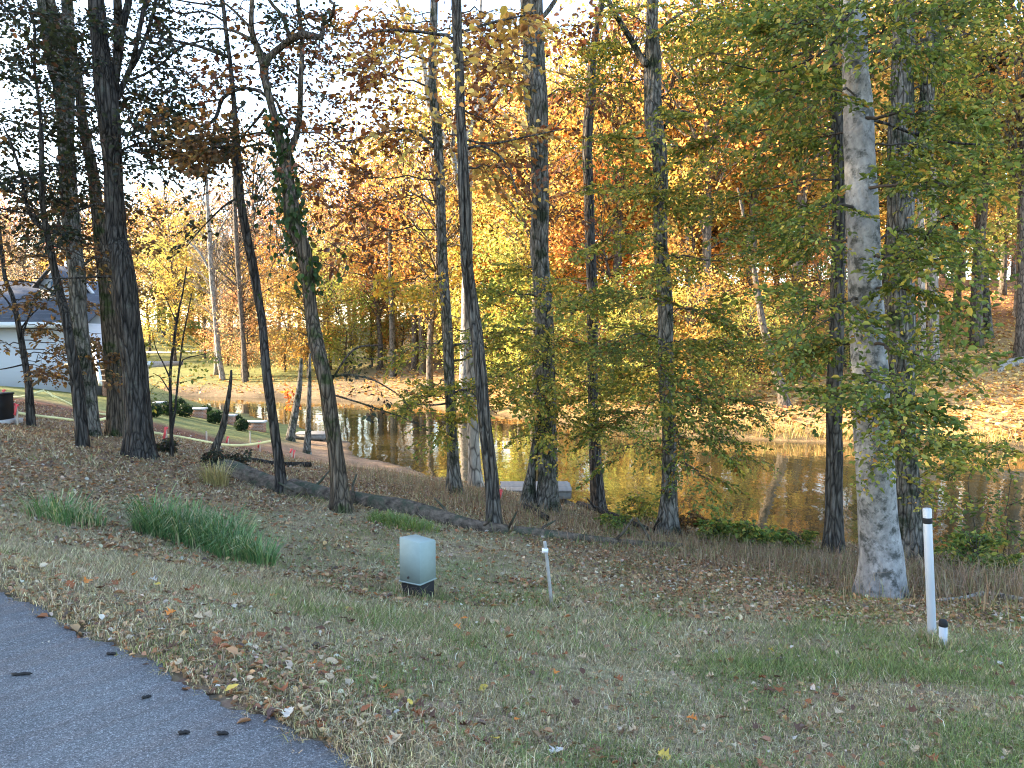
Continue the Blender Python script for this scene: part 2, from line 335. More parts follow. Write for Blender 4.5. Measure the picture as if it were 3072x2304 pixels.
# pond: one sheet inside the shore line, slightly wider than the pond so that the banks cut it
m, nt, p = mat('pond_water'); tc = nd(nt, 'ShaderNodeTexCoord'); mp = nd(nt, 'ShaderNodeMapping'); mp.inputs['Scale'].default_value = (1, .45, 1)
nt.links.new(tc.outputs['Object'], mp.inputs['Vector'])
n1 = nd(nt, 'ShaderNodeTexNoise', Scale=2.6, Detail=3.0); n2 = nd(nt, 'ShaderNodeTexNoise', Scale=.5, Detail=2.0)
nt.links.new(mp.outputs['Vector'], n1.inputs['Vector']); nt.links.new(tc.outputs['Object'], n2.inputs['Vector'])
mu = nd(nt, 'ShaderNodeMath', operation='MULTIPLY'); nt.links.new(n1.outputs['Fac'], mu.inputs[0]); nt.links.new(ramp(nt, n2.outputs['Fac'], [(.35, (.35,) * 3), (.65, (1,) * 3)]), mu.inputs[1])
b = nd(nt, 'ShaderNodeBump', Strength=.09, Distance=.12); nt.links.new(mu.outputs[0], b.inputs['Height']); nt.links.new(b.outputs['Normal'], p.inputs['Normal'])
p.inputs['Base Color'].default_value = (.035, .028, .011, 1); p.inputs['Roughness'].default_value = .03; p.inputs['IOR'].default_value = 1.45; p.inputs['Specular IOR Level'].default_value = 1.0; M['water'] = m
cpt = POND.mean(0); PV = []
for i, q in enumerate(POND):
    a, c2 = POND[i - 1], POND[(i + 1) % len(POND)]; t = c2 - a; t = t / np.linalg.norm(t); nrm = np.array([t[1], -t[0]])
    PV.append(q + nrm * .9)
PV = np.array(PV)
pond = mk('pond_water', np.c_[PV, np.full(len(PV), WZ)], np.array([list(range(len(PV)))]), M['water'])
tag(pond, 'still olive brown pond reflecting trees and sky', kind='structure')
# driveway: asphalt sheet with a ragged edge, 2 cm thick
m, nt, p = mat('asphalt'); tc = nd(nt, 'ShaderNodeTexCoord')
v1 = nd(nt, 'ShaderNodeTexVoronoi', Scale=210.0); n1 = nd(nt, 'ShaderNodeTexNoise', Scale=70.0, Detail=6.0, Roughness=.8); n2 = nd(nt, 'ShaderNodeTexNoise', Scale=.9, Detail=5.0)
for q in (v1, n1, n2): nt.links.new(tc.outputs['Object'], q.inputs['Vector'])
sep = nd(nt, 'ShaderNodeSeparateColor'); nt.links.new(v1.outputs['Color'], sep.inputs['Color'])
c = ramp(nt, sep.outputs['Red'], [(.0, (.075, .077, .081)), (.55, (.14, .143, .149)), (.86, (.20, .204, .212)), (.97, (.34, .345, .35))])
c = mix(nt, c, ramp(nt, n2.outputs['Fac'], [(.28, (.66, .67, .68)), (.5, (1.0,) * 3), (.72, (1.25, 1.24, 1.22))]), 1.0, 'MULTIPLY')
c = mix(nt, c, ramp(nt, n1.outputs['Fac'], [(.3, (.6,) * 3), (.7, (1.35,) * 3)]), 1.0, 'MULTIPLY')
nt.links.new(c, p.inputs['Base Color']); p.inputs['Roughness'].default_value = .82; p.inputs['Specular IOR Level'].default_value = .35
b = nd(nt, 'ShaderNodeBump', Strength=.7, Distance=.006); nt.links.new(v1.outputs['Distance'], b.inputs['Height']); nt.links.new(b.outputs['Normal'], p.inputs['Normal']); M['asphalt'] = m
ts = np.r_[np.arange(-9, -1, .5), np.arange(-1, 6, .03), np.arange(6, 30, .5)]
wob = .03 * np.sin(ts * 5.1) + .018 * np.sin(ts * 13.7 + 1) + .01 * np.sin(ts * 41) + .008 * np.sin(ts * 77 + 2)
E = RA + ts[:, None] * _e + (wob - .02)[:, None] * _nn; O_ = RA + ts[:, None] * _e - 5.5 * _nn; n_ = len(ts)
lift = np.clip((-9 - E[:, 0]) * .05, 0, 2); lift2 = np.clip((-9 - O_[:, 0]) * .05, 0, 2)
V = np.vstack([np.c_[E, lift + 0.0], np.c_[O_, lift2 + 0.0], np.c_[E, lift - .03]])
i = np.arange(n_ - 1)
road = mk('driveway', V, np.vstack([np.stack([i, i + 1, n_ + i + 1, n_ + i], -1), np.stack([2*n_ + i, 2*n_ + i + 1, i + 1, i], -1)]), M['asphalt'])
tag(road, 'worn grey asphalt driveway edge in the lower corner', kind='structure')
# ------------------------------------------------------------------ leaves, sprays, boughs
def unit(a): return a / (np.linalg.norm(a, axis=-1, keepdims=True) + 1e-9)
def leaf_mesh(C, D, N, L, Wd, col, fold=.25, full=False):
    """C base points, D directions, N normals, L lengths, Wd widths -> folded diamond leaves"""
    D = unit(D); S = unit(np.cross(D, N)); U = np.cross(S, D); L = L[:, None]; Wd = Wd[:, None]
    if full:
        a_, c_ = C + D * L * .28, C + D * L * .68
        V = np.stack([C, a_ + S * Wd * .46 + U * Wd * fold, c_ + S * Wd * .42 + U * Wd * fold * .8, C + D * L - U * L * .14, c_ - S * Wd * .42 + U * Wd * fold * .8, a_ - S * Wd * .46 + U * Wd * fold], 1).reshape(-1, 3)
        b_ = np.arange(len(C))[:, None] * 6
        return V, np.vstack([b_ + [0, 3, 2, 1], b_ + [0, 5, 4, 3]]), np.repeat(col, 6, 0)
    m_ = C + D * L * .45
    V = np.stack([C, m_ + S * Wd * .5 + U * Wd * fold, C + D * L - U * L * .12, m_ - S * Wd * .5 + U * Wd * fold], 1).reshape(-1, 3)
    b_ = np.arange(len(C))[:, None] * 4
    return V, np.vstack([b_ + [0, 2, 1], b_ + [0, 3, 2]]), np.repeat(col, 4, 0)
def spray_template(seed, leaf=.085, gap=.055, bare=False, side=.5):
    r = np.random.default_rng(seed); C = []; D = []; seg = []
    def twig(o, a, l, r0, depth):
        n = max(3, int(l / .14)); p = [np.array(o, float)]; ang = a
        for k in range(n):
            ang += r.normal(0, .10); q = p[-1] + np.array([math.cos(ang), math.sin(ang), r.normal(-.06, .07)]) * l / n; p.append(q)
        for k in range(n): seg.append((p[k], p[k+1], r0 * (1 - .8 * k / n), r0 * (1 - .8 * (k + 1) / n)))
        s_ = gap * (.5 + r.random()); sg = 1
        while s_ < l:
            f = s_ / l * n; k = min(int(f), n - 1); q = p[k] + (p[k+1] - p[k]) * (f - k)
            aa = ang + sg * r.uniform(.5, 1.1); C.append(q); D.append((math.cos(aa), math.sin(aa), r.normal(-.15, .25))); sg = -sg; s_ += gap * r.uniform(.7, 1.3)
        C.append(p[-1]); D.append((math.cos(ang), math.sin(ang), -.1))
        if depth:
            f = .12; sg = 1
            while f < .95:
                kf = f * n; k = min(int(kf), n - 1); q = p[k] + (p[k+1] - p[k]) * (kf - k)
                twig(q, a + sg * r.uniform(.6, 1.05), l * side * (1.05 - f) + .1, r0 * .5, depth - 1); sg = -sg; f += r.uniform(.09, .16)
    twig((0, 0, 0), 0, 1.0, .007, 1)
    return np.array(C), np.array(D), seg
TPL = [spray_template(s) for s in range(6)]
TPL_THIN = [spray_template(20 + s, gap=.12, side=.6) for s in range(6)]
GOLDB = [((.55,.36,.10),3),((.42,.22,.07),3),((.62,.46,.14),2.5),((.24,.12,.05),1.3)]
def palette(pal, n):
    w = np.array([q[1] for q in pal], float); k = rng.choice(len(pal), n, p=w / w.sum()); c = np.array([q[0] for q in pal])[k]
    return np.clip(c * rng.uniform(.65, 1.35, (n, 1)) * rng.uniform(.9, 1.1, (n, 3)), .003, .9)
GREEN = [((.085,.125,.03),4.5),((.13,.165,.036),4),((.21,.22,.045),3.2),((.40,.33,.06),1.4),((.38,.20,.05),.5)]
OLIVE = [((.12,.155,.036),3.4),((.20,.215,.045),4),((.34,.30,.055),3.2),((.50,.38,.075),2),((.42,.24,.06),.8)]
YELLOW = [((.42,.31,.05),4),((.55,.36,.05),3),((.26,.26,.045),2),((.50,.22,.04),1.5)]
RUSSET = [((.16,.06,.028),4),((.24,.10,.035),3),((.34,.17,.05),2),((.10,.045,.03),2)]
DARK = [((.026,.034,.024),5),((.045,.055,.025),3),((.09,.05,.03),1.3)]
BROWN = [((.15,.085,.04),4),((.24,.13,.05),3),((.09,.07,.035),2),((.34,.20,.06),1)]
class Foliage:
    def __init__(s, base): s.base = np.asarray(base, float); s.L = []; s.T = MB(); s.seg = []; s.B = []
    def spray(s, o, az, size, pal, leaf=.085, pitch=0, thin=False, dens=1.0, fill=1.0):
        C, D, seg = (TPL_THIN if thin else TPL)[rng.integers(6)]
        ca, sa, cp, sp_ = math.cos(az), math.sin(az), math.cos(pitch), math.sin(pitch); roll = rng.normal(0, .42)
        R = np.array([[ca, -sa, 0], [sa, ca, 0], [0, 0, 1]]) @ np.array([[cp, 0, -sp_], [0, 1, 0], [sp_, 0, cp]]) @ np.array([[1, 0, 0], [0, math.cos(roll), -math.sin(roll)], [0, math.sin(roll), math.cos(roll)]])
        keep = rng.random(len(C)) < dens
        if keep.any() and pal is not None:
            c = C[keep] * size; x = c[:, 0:1]; c = c + np.array([0, 0, -1]) * x * x * .22 / max(size, .2)
            pos = c @ R.T + o; d = D[keep] @ R.T + rng.normal(0, .18, (keep.sum(), 3)); n = keep.sum()
            nr = np.array([0, 0, 1.0]) @ R.T + rng.normal(0, .5, (n, 3)); L = leaf * rng.uniform(.65, 1.25, n)
            s.L.append((pos, d, nr, L, L * rng.uniform(.5, .7, n), palette(pal, n)))
        for (p, q, r0, r1) in seg[:: (1 if fill >= 1 else 2)]:
            a, b_ = np.array(p) * size, np.array(q) * size
            a = a + np.array([0, 0, -a[0] ** 2 * .22 / max(size, .2)]); b_ = b_ + np.array([0, 0, -b_[0] ** 2 * .22 / max(size, .2)])
            s.seg.append((*(R @ a + o), *(R @ b_ + o), max(r0 * size * .8, .0022), max(r1 * size * .8, .0016)))
    def bough(s, a, b_, r0, pal, n, leaf=.085, size=.8, arch=.12, thin=False, dens=1.0, start=.3, spread=1.1, limb=None):
        a = np.asarray(a, float); b_ = np.asarray(b_, float); L = np.linalg.norm(b_ - a); mid = (a + b_) / 2 + np.array([0, 0, arch * L]) + rng.normal(0, .05 * L, 3)
        t = np.linspace(0, 1, 12)[:, None]; p = (1 - t) ** 2 * a + 2 * t * (1 - t) * mid + t * t * b_ + np.vstack([np.zeros(3), rng.normal(0, .018 * L, (10, 3)), np.zeros(3)])
        q_ = (MB(), 1) if limb is None else (s.T, 0); q_[0].tube(p - s.base, np.linspace(r0, max(.004, r0 * .18), 12), 6 if r0 > .02 else 4)
        if q_[1]: s.B.append(q_[0])
        s.along(p, n, pal, leaf, size, thin, dens, start, spread)
        return p
    def along(s, p, n, pal, leaf=.085, size=.8, thin=False, dens=1.0, start=.3, spread=1.1):
        for k in range(n):
            f = start + (1 - start) * ((k + rng.random()) / n); x = f * (len(p) - 1); i_ = min(int(x), len(p) - 2); q = p[i_] + (p[i_+1] - p[i_]) * (x - i_); tg = p[i_+1] - p[i_]
            az = math.atan2(tg[1], tg[0]) + (rng.choice([-1, 1]) * rng.uniform(.25, spread) if k < n - 1 else 0)
            s.spray(q, az, size * rng.uniform(.6, 1.25) * (1.1 - .35 * f), pal, leaf * rng.uniform(.75, 1.3), rng.normal(-.08, .34), thin, dens)
    def build(s, root, bark_m, leaf_m, crown='crown', branch='branch'):
        if s.seg:
            g = np.array(s.seg); a, b_, r0, r1 = g[:, :3], g[:, 3:6], g[:, 6], g[:, 7]; t = unit(b_ - a); ref = np.where(np.abs(t[:, 2:3]) > .9, [[1., 0, 0]], [[0, 0, 1.]])
            x = unit(np.cross(t, ref)); y = np.cross(t, x); V = []
            for c_, r_ in ((a, r0), (b_, r1)):
                for k in range(3):
                    an = 2.094 * k; V.append(c_ + r_[:, None] * (math.cos(an) * x + math.sin(an) * y))
            V = np.stack(V, 1).reshape(-1, 3); i_ = np.arange(len(g))[:, None] * 6
            s.T.add(V - s.base, [np.vstack([i_ + [k, (k + 1) % 3, 3 + (k + 1) % 3, 3 + k] for k in range(3)])])
        for q in s.B: q.build(branch, bark_m, root, True)
        if s.T.n: s.T.build('twigs' if s.seg else branch, bark_m, root)['kind'] = 'stuff'
        if s.L:
            A = [np.concatenate([q[k] for q in s.L]) for k in range(6)]
            V, F, c_ = leaf_mesh(A[0] - s.base, *A[1:], full=True); mk(crown, V, F, leaf_m, root, c_); return len(A[0])
        return 0
# ------------------------------------------------------------------ trees on the near bank
def trace(pts, d, wob=.12):
    """rows (x, y, width) in photo pixels of the 3072 wide original, all about d metres away -> rows (X, Y, Z, radius)"""
    out = []
    for k, (x, y, w) in enumerate(pts):
        q = P(x / 3, y / 3, d + wob * math.sin(k * 1.1) * min(1, k / 3)); out.append((*q, max(.004, w / 6 * mpp(d))))
    return np.array(out)
def trunk_part(name, rows, material, root, base, step=.11, sides=26, ridge=.05, flare=0., groove=None, seed=0, lump=.05):
    r = np.random.default_rng(seed); q = crom(rows, step); q[:, 3] = np.maximum(q[:, 3], .003)
    ph = r.uniform(0, 6.28, 14); kk = r.integers(7, 15, 6)
    def disp(s, th):
        o = 1 + flare * np.exp(-s / .27) * (.75 + .45 * np.cos(5 * th + ph[0]) + .25 * np.cos(3 * th + ph[1]))
        for j in range(6): o = o + ridge / 2.2 * np.abs(np.sin(kk[j] * .5 * th + ph[j] + .7 * np.sin(s * (1.3 + .5 * j) + ph[j + 6]))) - ridge / 4
        o = o + lump * (np.sin(s * 2.1 + ph[12] + 2 * np.sin(th + ph[2])) + .6 * np.sin(s * 5.3 + ph[13] + 1.5 * np.cos(th + ph[3]))) * .6
        if groove is not None: o = o * groove(s, th)
        return o
    V, F = tube(q[:, :3] - base, q[:, 3], sides, True, disp)
    return mk(name, V, F, material, root, smooth=True)
def fg_tree(name, label, pts, bark_m, d=None, limbs=(), grow=6.5, ridge=.07, flare=.6, groove=None, seed=0, group='trees on the near bank', over=None, twigs=None, sides=26, lump=.05, limb_m=None):
    b0 = pts[0]; g = hit(b0[0] / 3, b0[1] / 3) if d is None else None
    if d is None: d = g[1]
    base = P(b0[0] / 3, b0[1] / 3, d); base[2] = Hs(base[0], base[1]) if g is None else base[2]
    rows = trace(pts, d); rows = np.vstack([[*(rows[0, :3] - [0, 0, .18]), rows[0, 3] * 1.02], rows])
    if grow:
        u_ = unit((rows[-1, :3] - rows[-3, :3])[None])[0]; u_[2] = max(u_[2], .9)
        for k in (1, 2, 3): rows = np.vstack([rows, [*(rows[-1, :3] + u_ * grow / 3 + [rng.normal(0, .15), rng.normal(0, .25), 0]), rows[-1, 3] * .72]])
    root = thing(name, base, label, 'tree', group)
    tr = trunk_part('trunk', rows, bark_m, root, base, ridge=ridge, flare=flare, groove=groove, seed=seed, sides=sides, lump=lump)
    f = Foliage(base)
    for j, l in enumerate(limbs):
        lr = trace(l, d, .25 if len(l) > 3 else .1)
        trunk_part('limb', lr, limb_m or bark_m, root, base, .12, 10, .05, 0, seed=seed + j + 1, lump=.06)
        q = crom(lr, .2)[:, :3]
        if twigs: f.along(q, max(3, int(len(q) * twigs[0])), twigs[1], twigs[2], twigs[3], True, twigs[4], .15)
    t = dict(root=root, f=f, rows=rows, d=d, base=base, bark=bark_m)
    if over: # crown above the picture's frame
        pal, nb = over
        for k in range(nb):
            i_ = len(rows) - 1 - rng.integers(0, 3); a = rows[i_, :3]; az = rng.uniform(0, 6.28); L = rng.uniform(1.6, 3.4)
            f.bough(a, a + [L * math.cos(az), L * math.sin(az), rng.uniform(.2, 1.8)], .03, pal, 6, .17, 1.3, .1, True, .8, limb=f.T)
    return t
def at_v(t, v):
    rows = t['rows']; z = P(512, v, t['d'])[2]; i_ = np.argmin(abs(rows[:, 2] - z)); j = i_ + (1 if z > rows[i_, 2] else -1); j = int(np.clip(j, 0, len(rows) - 1))
    if i_ == j or abs(rows[j, 2] - rows[i_, 2]) < 1e-6: return rows[i_, :3], rows[i_, 3]
    f_ = np.clip((z - rows[i_, 2]) / (rows[j, 2] - rows[i_, 2]), 0, 1); q = rows[i_] + (rows[j] - rows[i_]) * f_; return q[:3], q[3]
def boughs(t, lst, pal, leaf=.085, size=.8, thin=False, dens=1.0, r=.022, n=9, arch=.1, spread=1.1, jit=6, start=.25):
    """lst rows: (v on the trunk, u end, v end, depth offset of the end[, sprays][, palette])"""
    for row in lst:
        vs_, ue, ve, dd = row[:4]; k = row[4] if len(row) > 4 else n; pl = row[5] if len(row) > 5 else pal
        a, ra = at_v(t, vs_); e = P(ue + rng.normal(0, jit), ve + rng.normal(0, jit), t['d'] + dd)
        t['f'].bough(a, e, min(r * rng.uniform(.7, 1.3), ra * .6), pl, k, leaf, size, arch, thin, dens, start, spread)
def done(t, leafm='leaf'): return t['f'].build(t['root'], M['twig'], M[leafm])
T = {}
T['A'] = fg_tree('small_tree', 'slim crooked tree by the barrier tape in front of the house wall, leftmost trunk', [(93,1278,24),(86,1156,21),(76,1092,18),(63,1016,17),(51,953,14),(38,890,12),(17,839,12),(8,780,11),(-6,650,9),(-14,500,6)], M['dark'], grow=0, seed=3, flare=.25, sides=14,
   limbs=[[(51,953,7),(20,900,5),(-30,850,4)],[(63,1016,6),(110,900,4),(190,840,3)],[(76,1092,5),(20,1105,4),(-20,1110,3)],[(60,990,6),(90,950,4),(120,920,3)]])
boughs(T['A'], [(335,50,325,1.2,6),(355,70,345,1.5,6),(310,40,300,-1,6),(340,100,350,1.5,6),(372,30,372,1,5),(300,110,310,1.4,6),(330,120,330,1.2,5),(350,90,365,-.8,5),(345,-10,340,.5,5),(300,80,290,-.6,5),(290,-20,270,.4,5),(270,60,245,.7,5),(360,120,370,-1,5),(320,60,345,-1.3,5),(365,60,380,-.6,4)], BROWN, .10, .75, True, .75, r=.012)
T['B'] = fg_tree('crooked_tree', 'thin crooked dark trunk standing just in front of a thicker straight one, beside the house', [(249,1345,36),(240,1240,38),(234,1164,38),(224,1101,31),(211,1038,26),(198,953,25),(181,890,25),(165,818,22),(150,740,21),(134,657,17),(125,579,15),(125,463,14),(123,370,12),(116,301,10),(104,208,9),(100,60,7)], M['dark'], grow=2, seed=4, flare=.3, sides=16,
   limbs=[[(140,690,13),(102,662,12),(74,592,11),(65,532,9),(40,450,7),(10,380,5)],[(74,592,8),(30,570,6),(-30,545,5)],[(150,740,8),(170,690,7),(178,640,5),(190,560,4)],[(134,655,7),(80,640,6),(0,625,5)],[(180,890,7),(110,850,5),(20,842,4)]], twigs=(.3, BROWN, .09, .5, .5))
boughs(T['B'], [(190,20,180,.8,8),(170,80,150,-.6,8),(140,10,120,.6,8),(150,95,190,.9,8),(100,60,80,-1,8),(80,5,60,.5,8),(40,70,30,.8,8),(60,110,60,-.8,8),(20,90,15,-1,9),(0,20,-5,.8,9),(70,15,75,-1.2,9),(130,45,125,.8,9),(175,15,175,-.8,9),(110,100,105,1.2,8),(45,45,50,1.2,9),(200,35,225,1,8),(210,-10,215,.8,8),(220,70,240,-.7,7),(10,30,10,.4,8),(245,110,260,.6,6,BROWN),(260,20,265,-.8,6,BROWN),(120,-20,140,1.2,8),(25,5,20,-1,8),(160,40,205,1.2,8)], DARK, .095, .95, True, .66, r=.014)
T['C'] = fg_tree('tall_tree', 'tall straight grey brown trunk forking near the top of the picture, behind the crooked tree', [(278,1307,42),(270,1240,46),(262,1164,47),(249,1080,48),(236,953,45),(232,827,46),(220,742,47),(211,648,48),(204,509,45),(197,417,46),(194,324,50),(192,231,56),(189,180,52),(200,100,36),(201,0,30)], M['grey'], seed=5,
   limbs=[[(190,215,34),(172,120,31),(158,46,29),(150,0,28),(140,-160,22)],[(193,300,22),(165,240,24),(148,170,25),(135,80,24),(122,0,22),(110,-150,16)],[(232,810,9),(290,770,8),(345,795,6)],[(205,430,9),(140,395,8),(60,370,6),(-40,345,5)]], over=(BROWN, 5))
boughs(T['C'], [(60,20,50,1.2,7),(90,130,70,-1,7),(130,20,110,1,7),(150,140,160,.8,7),(30,110,20,1,7),(200,125,215,-.8,7),(170,-15,170,1.2,7),(40,-20,20,-1,7),(20,60,5,1.4,9),(110,70,115,1.5,9),(75,120,95,1.2,8),(180,60,185,1.3,9),(215,100,240,1.2,8,BROWN),(240,60,260,1.2,8,BROWN)], DARK, .095, 1.0, True, .66, r=.02)
T['D'] = fg_tree('slender_tree', 'slender brown trunk close behind the big dark trunk, with pale streaks of bark', [(346,1307,50),(350,1240,52),(350,1164,54),(337,1038,54),(329,911,50),(316,805,46),(304,731,40),(287,579,33),(273,486,30),(252,393,27),(241,301,25),(236,231,22),(227,185,18),(215,90,14),(205,-40,10)], M['brown'], grow=2, seed=6)
boughs(T['D'], [(240,140,235,.9,6,BROWN),(210,60,225,.9,6,BROWN),(140,110,120,-.8,7),(90,40,95,.8,7),(60,100,40,.9,7),(160,150,150,1,7),(300,130,290,.8,5,BROWN)], DARK, .095, .9, True, .66, r=.014)
T['E'] = fg_tree('dark_oak', 'thickest near black trunk left of the pond, with several upright limbs leaving its right side', [(422,1371,86),(416,1249,74),(405,1122,69),(390,995,65),(378,869,60),(363,763,56),(352,720,56),(343,602,53),(336,463,52),(329,370,57),(319,278,60),(306,185,49),(296,93,47),(287,0,44),(280,-150,38)], M['dark'], seed=7, ridge=.09,
   limbs=[[(335,310,26),(347,208,27),(356,139,27),(354,60,25),(352,-20,23),(350,-200,16)],[(354,150,20),(375,46,22),(387,0,20),(400,-150,14)],[(345,300,18),(362,270,17),(378,235,16),(398,185,15),(417,93,13),(436,0,11),(450,-120,8)],[(389,213,12),(412,176,12),(444,93,11),(468,0,10),(480,-100,8)],
          [(375,245,9),(435,222,8),(486,190,7),(523,157,6),(556,134,6),(625,120,4)],[(336,290,9),(295,210,11),(265,205,7),(235,235,4)],[(350,620,7),(290,612,8),(240,630,6),(200,640,4)],[(375,830,8),(300,830,7),(200,835,5),(100,835,4)],[(360,455,9),(400,435,7),(450,425,5),(500,430,4)]], over=(DARK, 6), twigs=(.35, DARK, .09, .6, .55))
boughs(T['E'], [(105,165,85,1.0,8),(150,150,125,-.9,9),(120,170,120,.6,9),(140,160,100,-.5,8),(160,165,140,.8,8),(155,75,150,.8,8),(60,150,40,1,6),(190,165,165,-1,6),(115,60,110,-1,7),(20,160,10,.8,6),(100,150,95,1.3,8),(215,160,205,.9,5,BROWN)], DARK, .095, .95, True, .66, r=.018)
T['F'] = fg_tree('thin_dark_tree', 'thin dark curving trunk rising from beside the fallen log against bright sky', [(844,1481,36),(839,1405,31),(828,1324,28),(817,1242,27),(806,1161,28),(796,1080,25),(787,971,24),(774,890,24),(760,808,26),(740,705,25),(722,602,24),(715,509,24),(708,393,18),(699,278,14),(690,185,12),(678,93,12),(669,0,10),(660,-120,8)], M['dark'], grow=2, seed=8, sides=18, flare=.3,
   limbs=[[(701,273,12),(667,296,11),(648,352,10),(616,375,8),(555,384,5)],[(683,171,10),(648,157,10),(579,134,8),(463,111,6),(394,93,4)],[(701,273,10),(741,264,9),(785,272,7)],[(667,298,6),(620,305,6),(560,325,4)],[(648,296,6),(600,250,5),(545,210,4),(470,205,3)],[(712,450,8),(650,440,7),(570,420,5),(480,435,4)],[(680,70,7),(620,35,6),(540,40,5),(470,10,4)],[(720,590,7),(670,620,6),(600,690,4),(560,740,3)],[(668,20,6),(560,5,5),(480,-10,4)],[(648,340,6),(640,440,6),(620,520,5),(610,600,3)]], twigs=(.42, DARK, .08, .5, .4))
boughs(T['F'], [(140,200,130,.6,5),(135,205,135,-.5,9,BROWN),(145,190,140,.6,9,BROWN),(130,180,128,-.8,7,BROWN),(120,175,150,.9,6,BROWN),(155,215,150,-.8,6,BROWN),(150,195,160,.7,6,BROWN)], BROWN, .09, .8, True, .85, r=.012)
T['G'] = fg_tree('vine_covered_tree', 'forked dark tree with green vine leaves hanging round its trunk', [(1023,1530,60),(1018,1459,50),(1007,1351,45),(991,1242,44),(980,1161,43),(961,1080,43),(945,1015,44),(934,944,39),(926,863,38),(912,754,44),(882,680,48),(873,602,43),(859,519,36),(852,463,38),(836,407,26),(822,347,23),(808,296,21),(794,231,24),(792,194,26),(771,139,19),(755,93,16),(755,23,13),(760,-100,10)], M['brown'], grow=2, seed=9,
   limbs=[[(858,470,24),(873,445,22),(889,407,19),(899,343,17),(901,259,16),(905,185,14),(906,110,13),(898,46,13),(894,0,12),(890,-140,8)],[(792,200,24),(808,171,22),(845,139,20),(887,111,21),(915,104,23),(956,111,18),(970,93,13),(966,74,11),(989,60,10),(1000,37,10),(1003,14,9),(989,0,8),(970,-60,6)],[(872,118,13),(845,46,11),(808,0,10),(780,-90,7)],[(765,125,11),(702,93,9),(640,85,6),(590,100,4)],[(753,85,9),(700,30,7),(660,0,5)],[(822,444,9),(785,433,8),(739,440,6),(690,455,4)],[(818,407,8),(785,398,7),(730,407,6),(669,417,4)],
          [(800,290,10),(785,278,9),(741,264,8),(705,272,6)],[(804,282,10),(831,306,9),(845,343,8),(873,370,6)],[(796,325,9),(770,360,8),(740,395,6),(715,430,4)],[(900,235,7),(860,200,6),(835,170,5)],[(897,398,7),(960,400,5),(1020,440,4)],[(925,108,8),(890,60,5),(870,20,4)],[(968,90,7),(935,80,6),(915,55,5),(900,20,4)],[(1003,30,6),(960,48,5),(905,45,4)],[(985,1130,9),(1050,1125,7),(1120,1140,5),(1190,1180,4)],[(980,1165,7),(1060,1050,6),(1150,1035,4)],[(985,1180,6),(1100,1215,5),(1200,1250,4)]], twigs=(.45, DARK, .075, .5, .35))
T['H'] = fg_tree('grey_tree', 'straight grey trunk left of the split trunk, with one long arching limb', [(1365,1480,46),(1359,1379,35),(1354,1273,32),(1349,1140,31),(1341,981,31),(1333,874,30),(1327,741,28),(1323,602,26),(1316,463,28),(1309,370,28),(1300,278,25),(1297,185,23),(1300,93,22),(1302,0,22),(1303,-150,18)], M['grey'], seed=10,
   limbs=[[(1300,440,11),(1248,398,10),(1192,391,9),(1132,403,8),(1063,421,6),(1007,426,4)],[(1354,1180,7),(1400,1170,6),(1440,1200,4)],[(1345,1040,7),(1400,1030,5),(1470,1045,4)],[(1340,1210,7),(1300,1215,5),(1240,1212,3)]], over=(RUSSET, 6), twigs=(.4, RUSSET, .1, .6, .4))
boughs(T['H'], [(380,430,400,1.5,9),(400,415,405,-1.2,9),(360,500,380,1.2,9),(390,470,395,-1.5,8),(340,400,360,1.8,8),(330,510,340,-1.2,8),(300,420,300,1.5,7,YELLOW),(280,390,270,-1,6,YELLOW),(415,430,425,-1,7)], OLIVE, .085, .9, False, .75, r=.018)
boughs(T['H'], [(100,340,120,1,7),(60,360,60,-1,7),(40,400,30,1,7),(140,390,140,.9,7),(20,340,10,1.2,7),(180,330,190,-1,6),(80,500,70,1,7),(30,470,25,-1,7),(200,350,215,.8,6),(120,470,110,1,6),(90,320,70,-.8,6),(230,340,245,.5,6)], RUSSET, .13, 1.1, True, .55, r=.018)
def slit(s, th):
    w = np.exp(-((np.angle(np.exp(1j * (th - SLIT)))) / .22) ** 2); k = sstep(.5, 1.0, s) * (1 - sstep(6.2, 7.0, s)); return 1 - .80 * w * k * (.75 + .25 * np.sin(s * 5))
SLIT = math.pi * .5
T['I'] = fg_tree('split_trunk_tree', 'leaning trunk with a long dark split running up its middle', [(1482,1587,46),(1479,1512,43),(1474,1433,41),(1460,1326,39),(1450,1220,36),(1442,1114,36),(1431,1007,37),(1418,928,37),(1407,848,35),(1399,760,34),(1394,602,34),(1388,463,30),(1381,324,27),(1378,231,27),(1374,139,27),(1369,0,29),(1365,-150,24)], M['oak'], seed=11, groove=slit, sides=40, flare=.5,
   limbs=[[(1405,446,9),(1441,437,8),(1487,458,7),(1524,500,6),(1552,579,4)],[(1372,125,11),(1340,108,10),(1293,100,9),(1200,90,8),(1132,93,5)],[(1376,100,9),(1450,75,8),(1530,55,6),(1600,40,4)],[(1390,420,7),(1480,430,6),(1580,410,5),(1700,385,4)]], over=(RUSSET, 6), twigs=(.4, RUSSET, .11, .7, .45))
T['J'] = fg_tree('big_grey_tree', 'stout grey trunk with a leaning second stem at its foot, by the dock', [(1641,1528,76),(1644,1433,58),(1641,1326,58),(1639,1193,57),(1636,1060,56),(1631,928,53),(1625,837,50),(1619,741,53),(1621,602,51),(1617,463,50),(1614,370,60),(1607,278,69),(1603,185,63),(1598,93,62),(1594,0,64),(1592,-150,54)], M['grey'], seed=12, flare=.5,
   limbs=[[(1583,1522,54),(1588,1460,40),(1596,1406,27),(1609,1300,18),(1622,1220,14)],[(1620,60,14),(1650,25,14),(1690,-40,10)]], over=(OLIVE, 7))
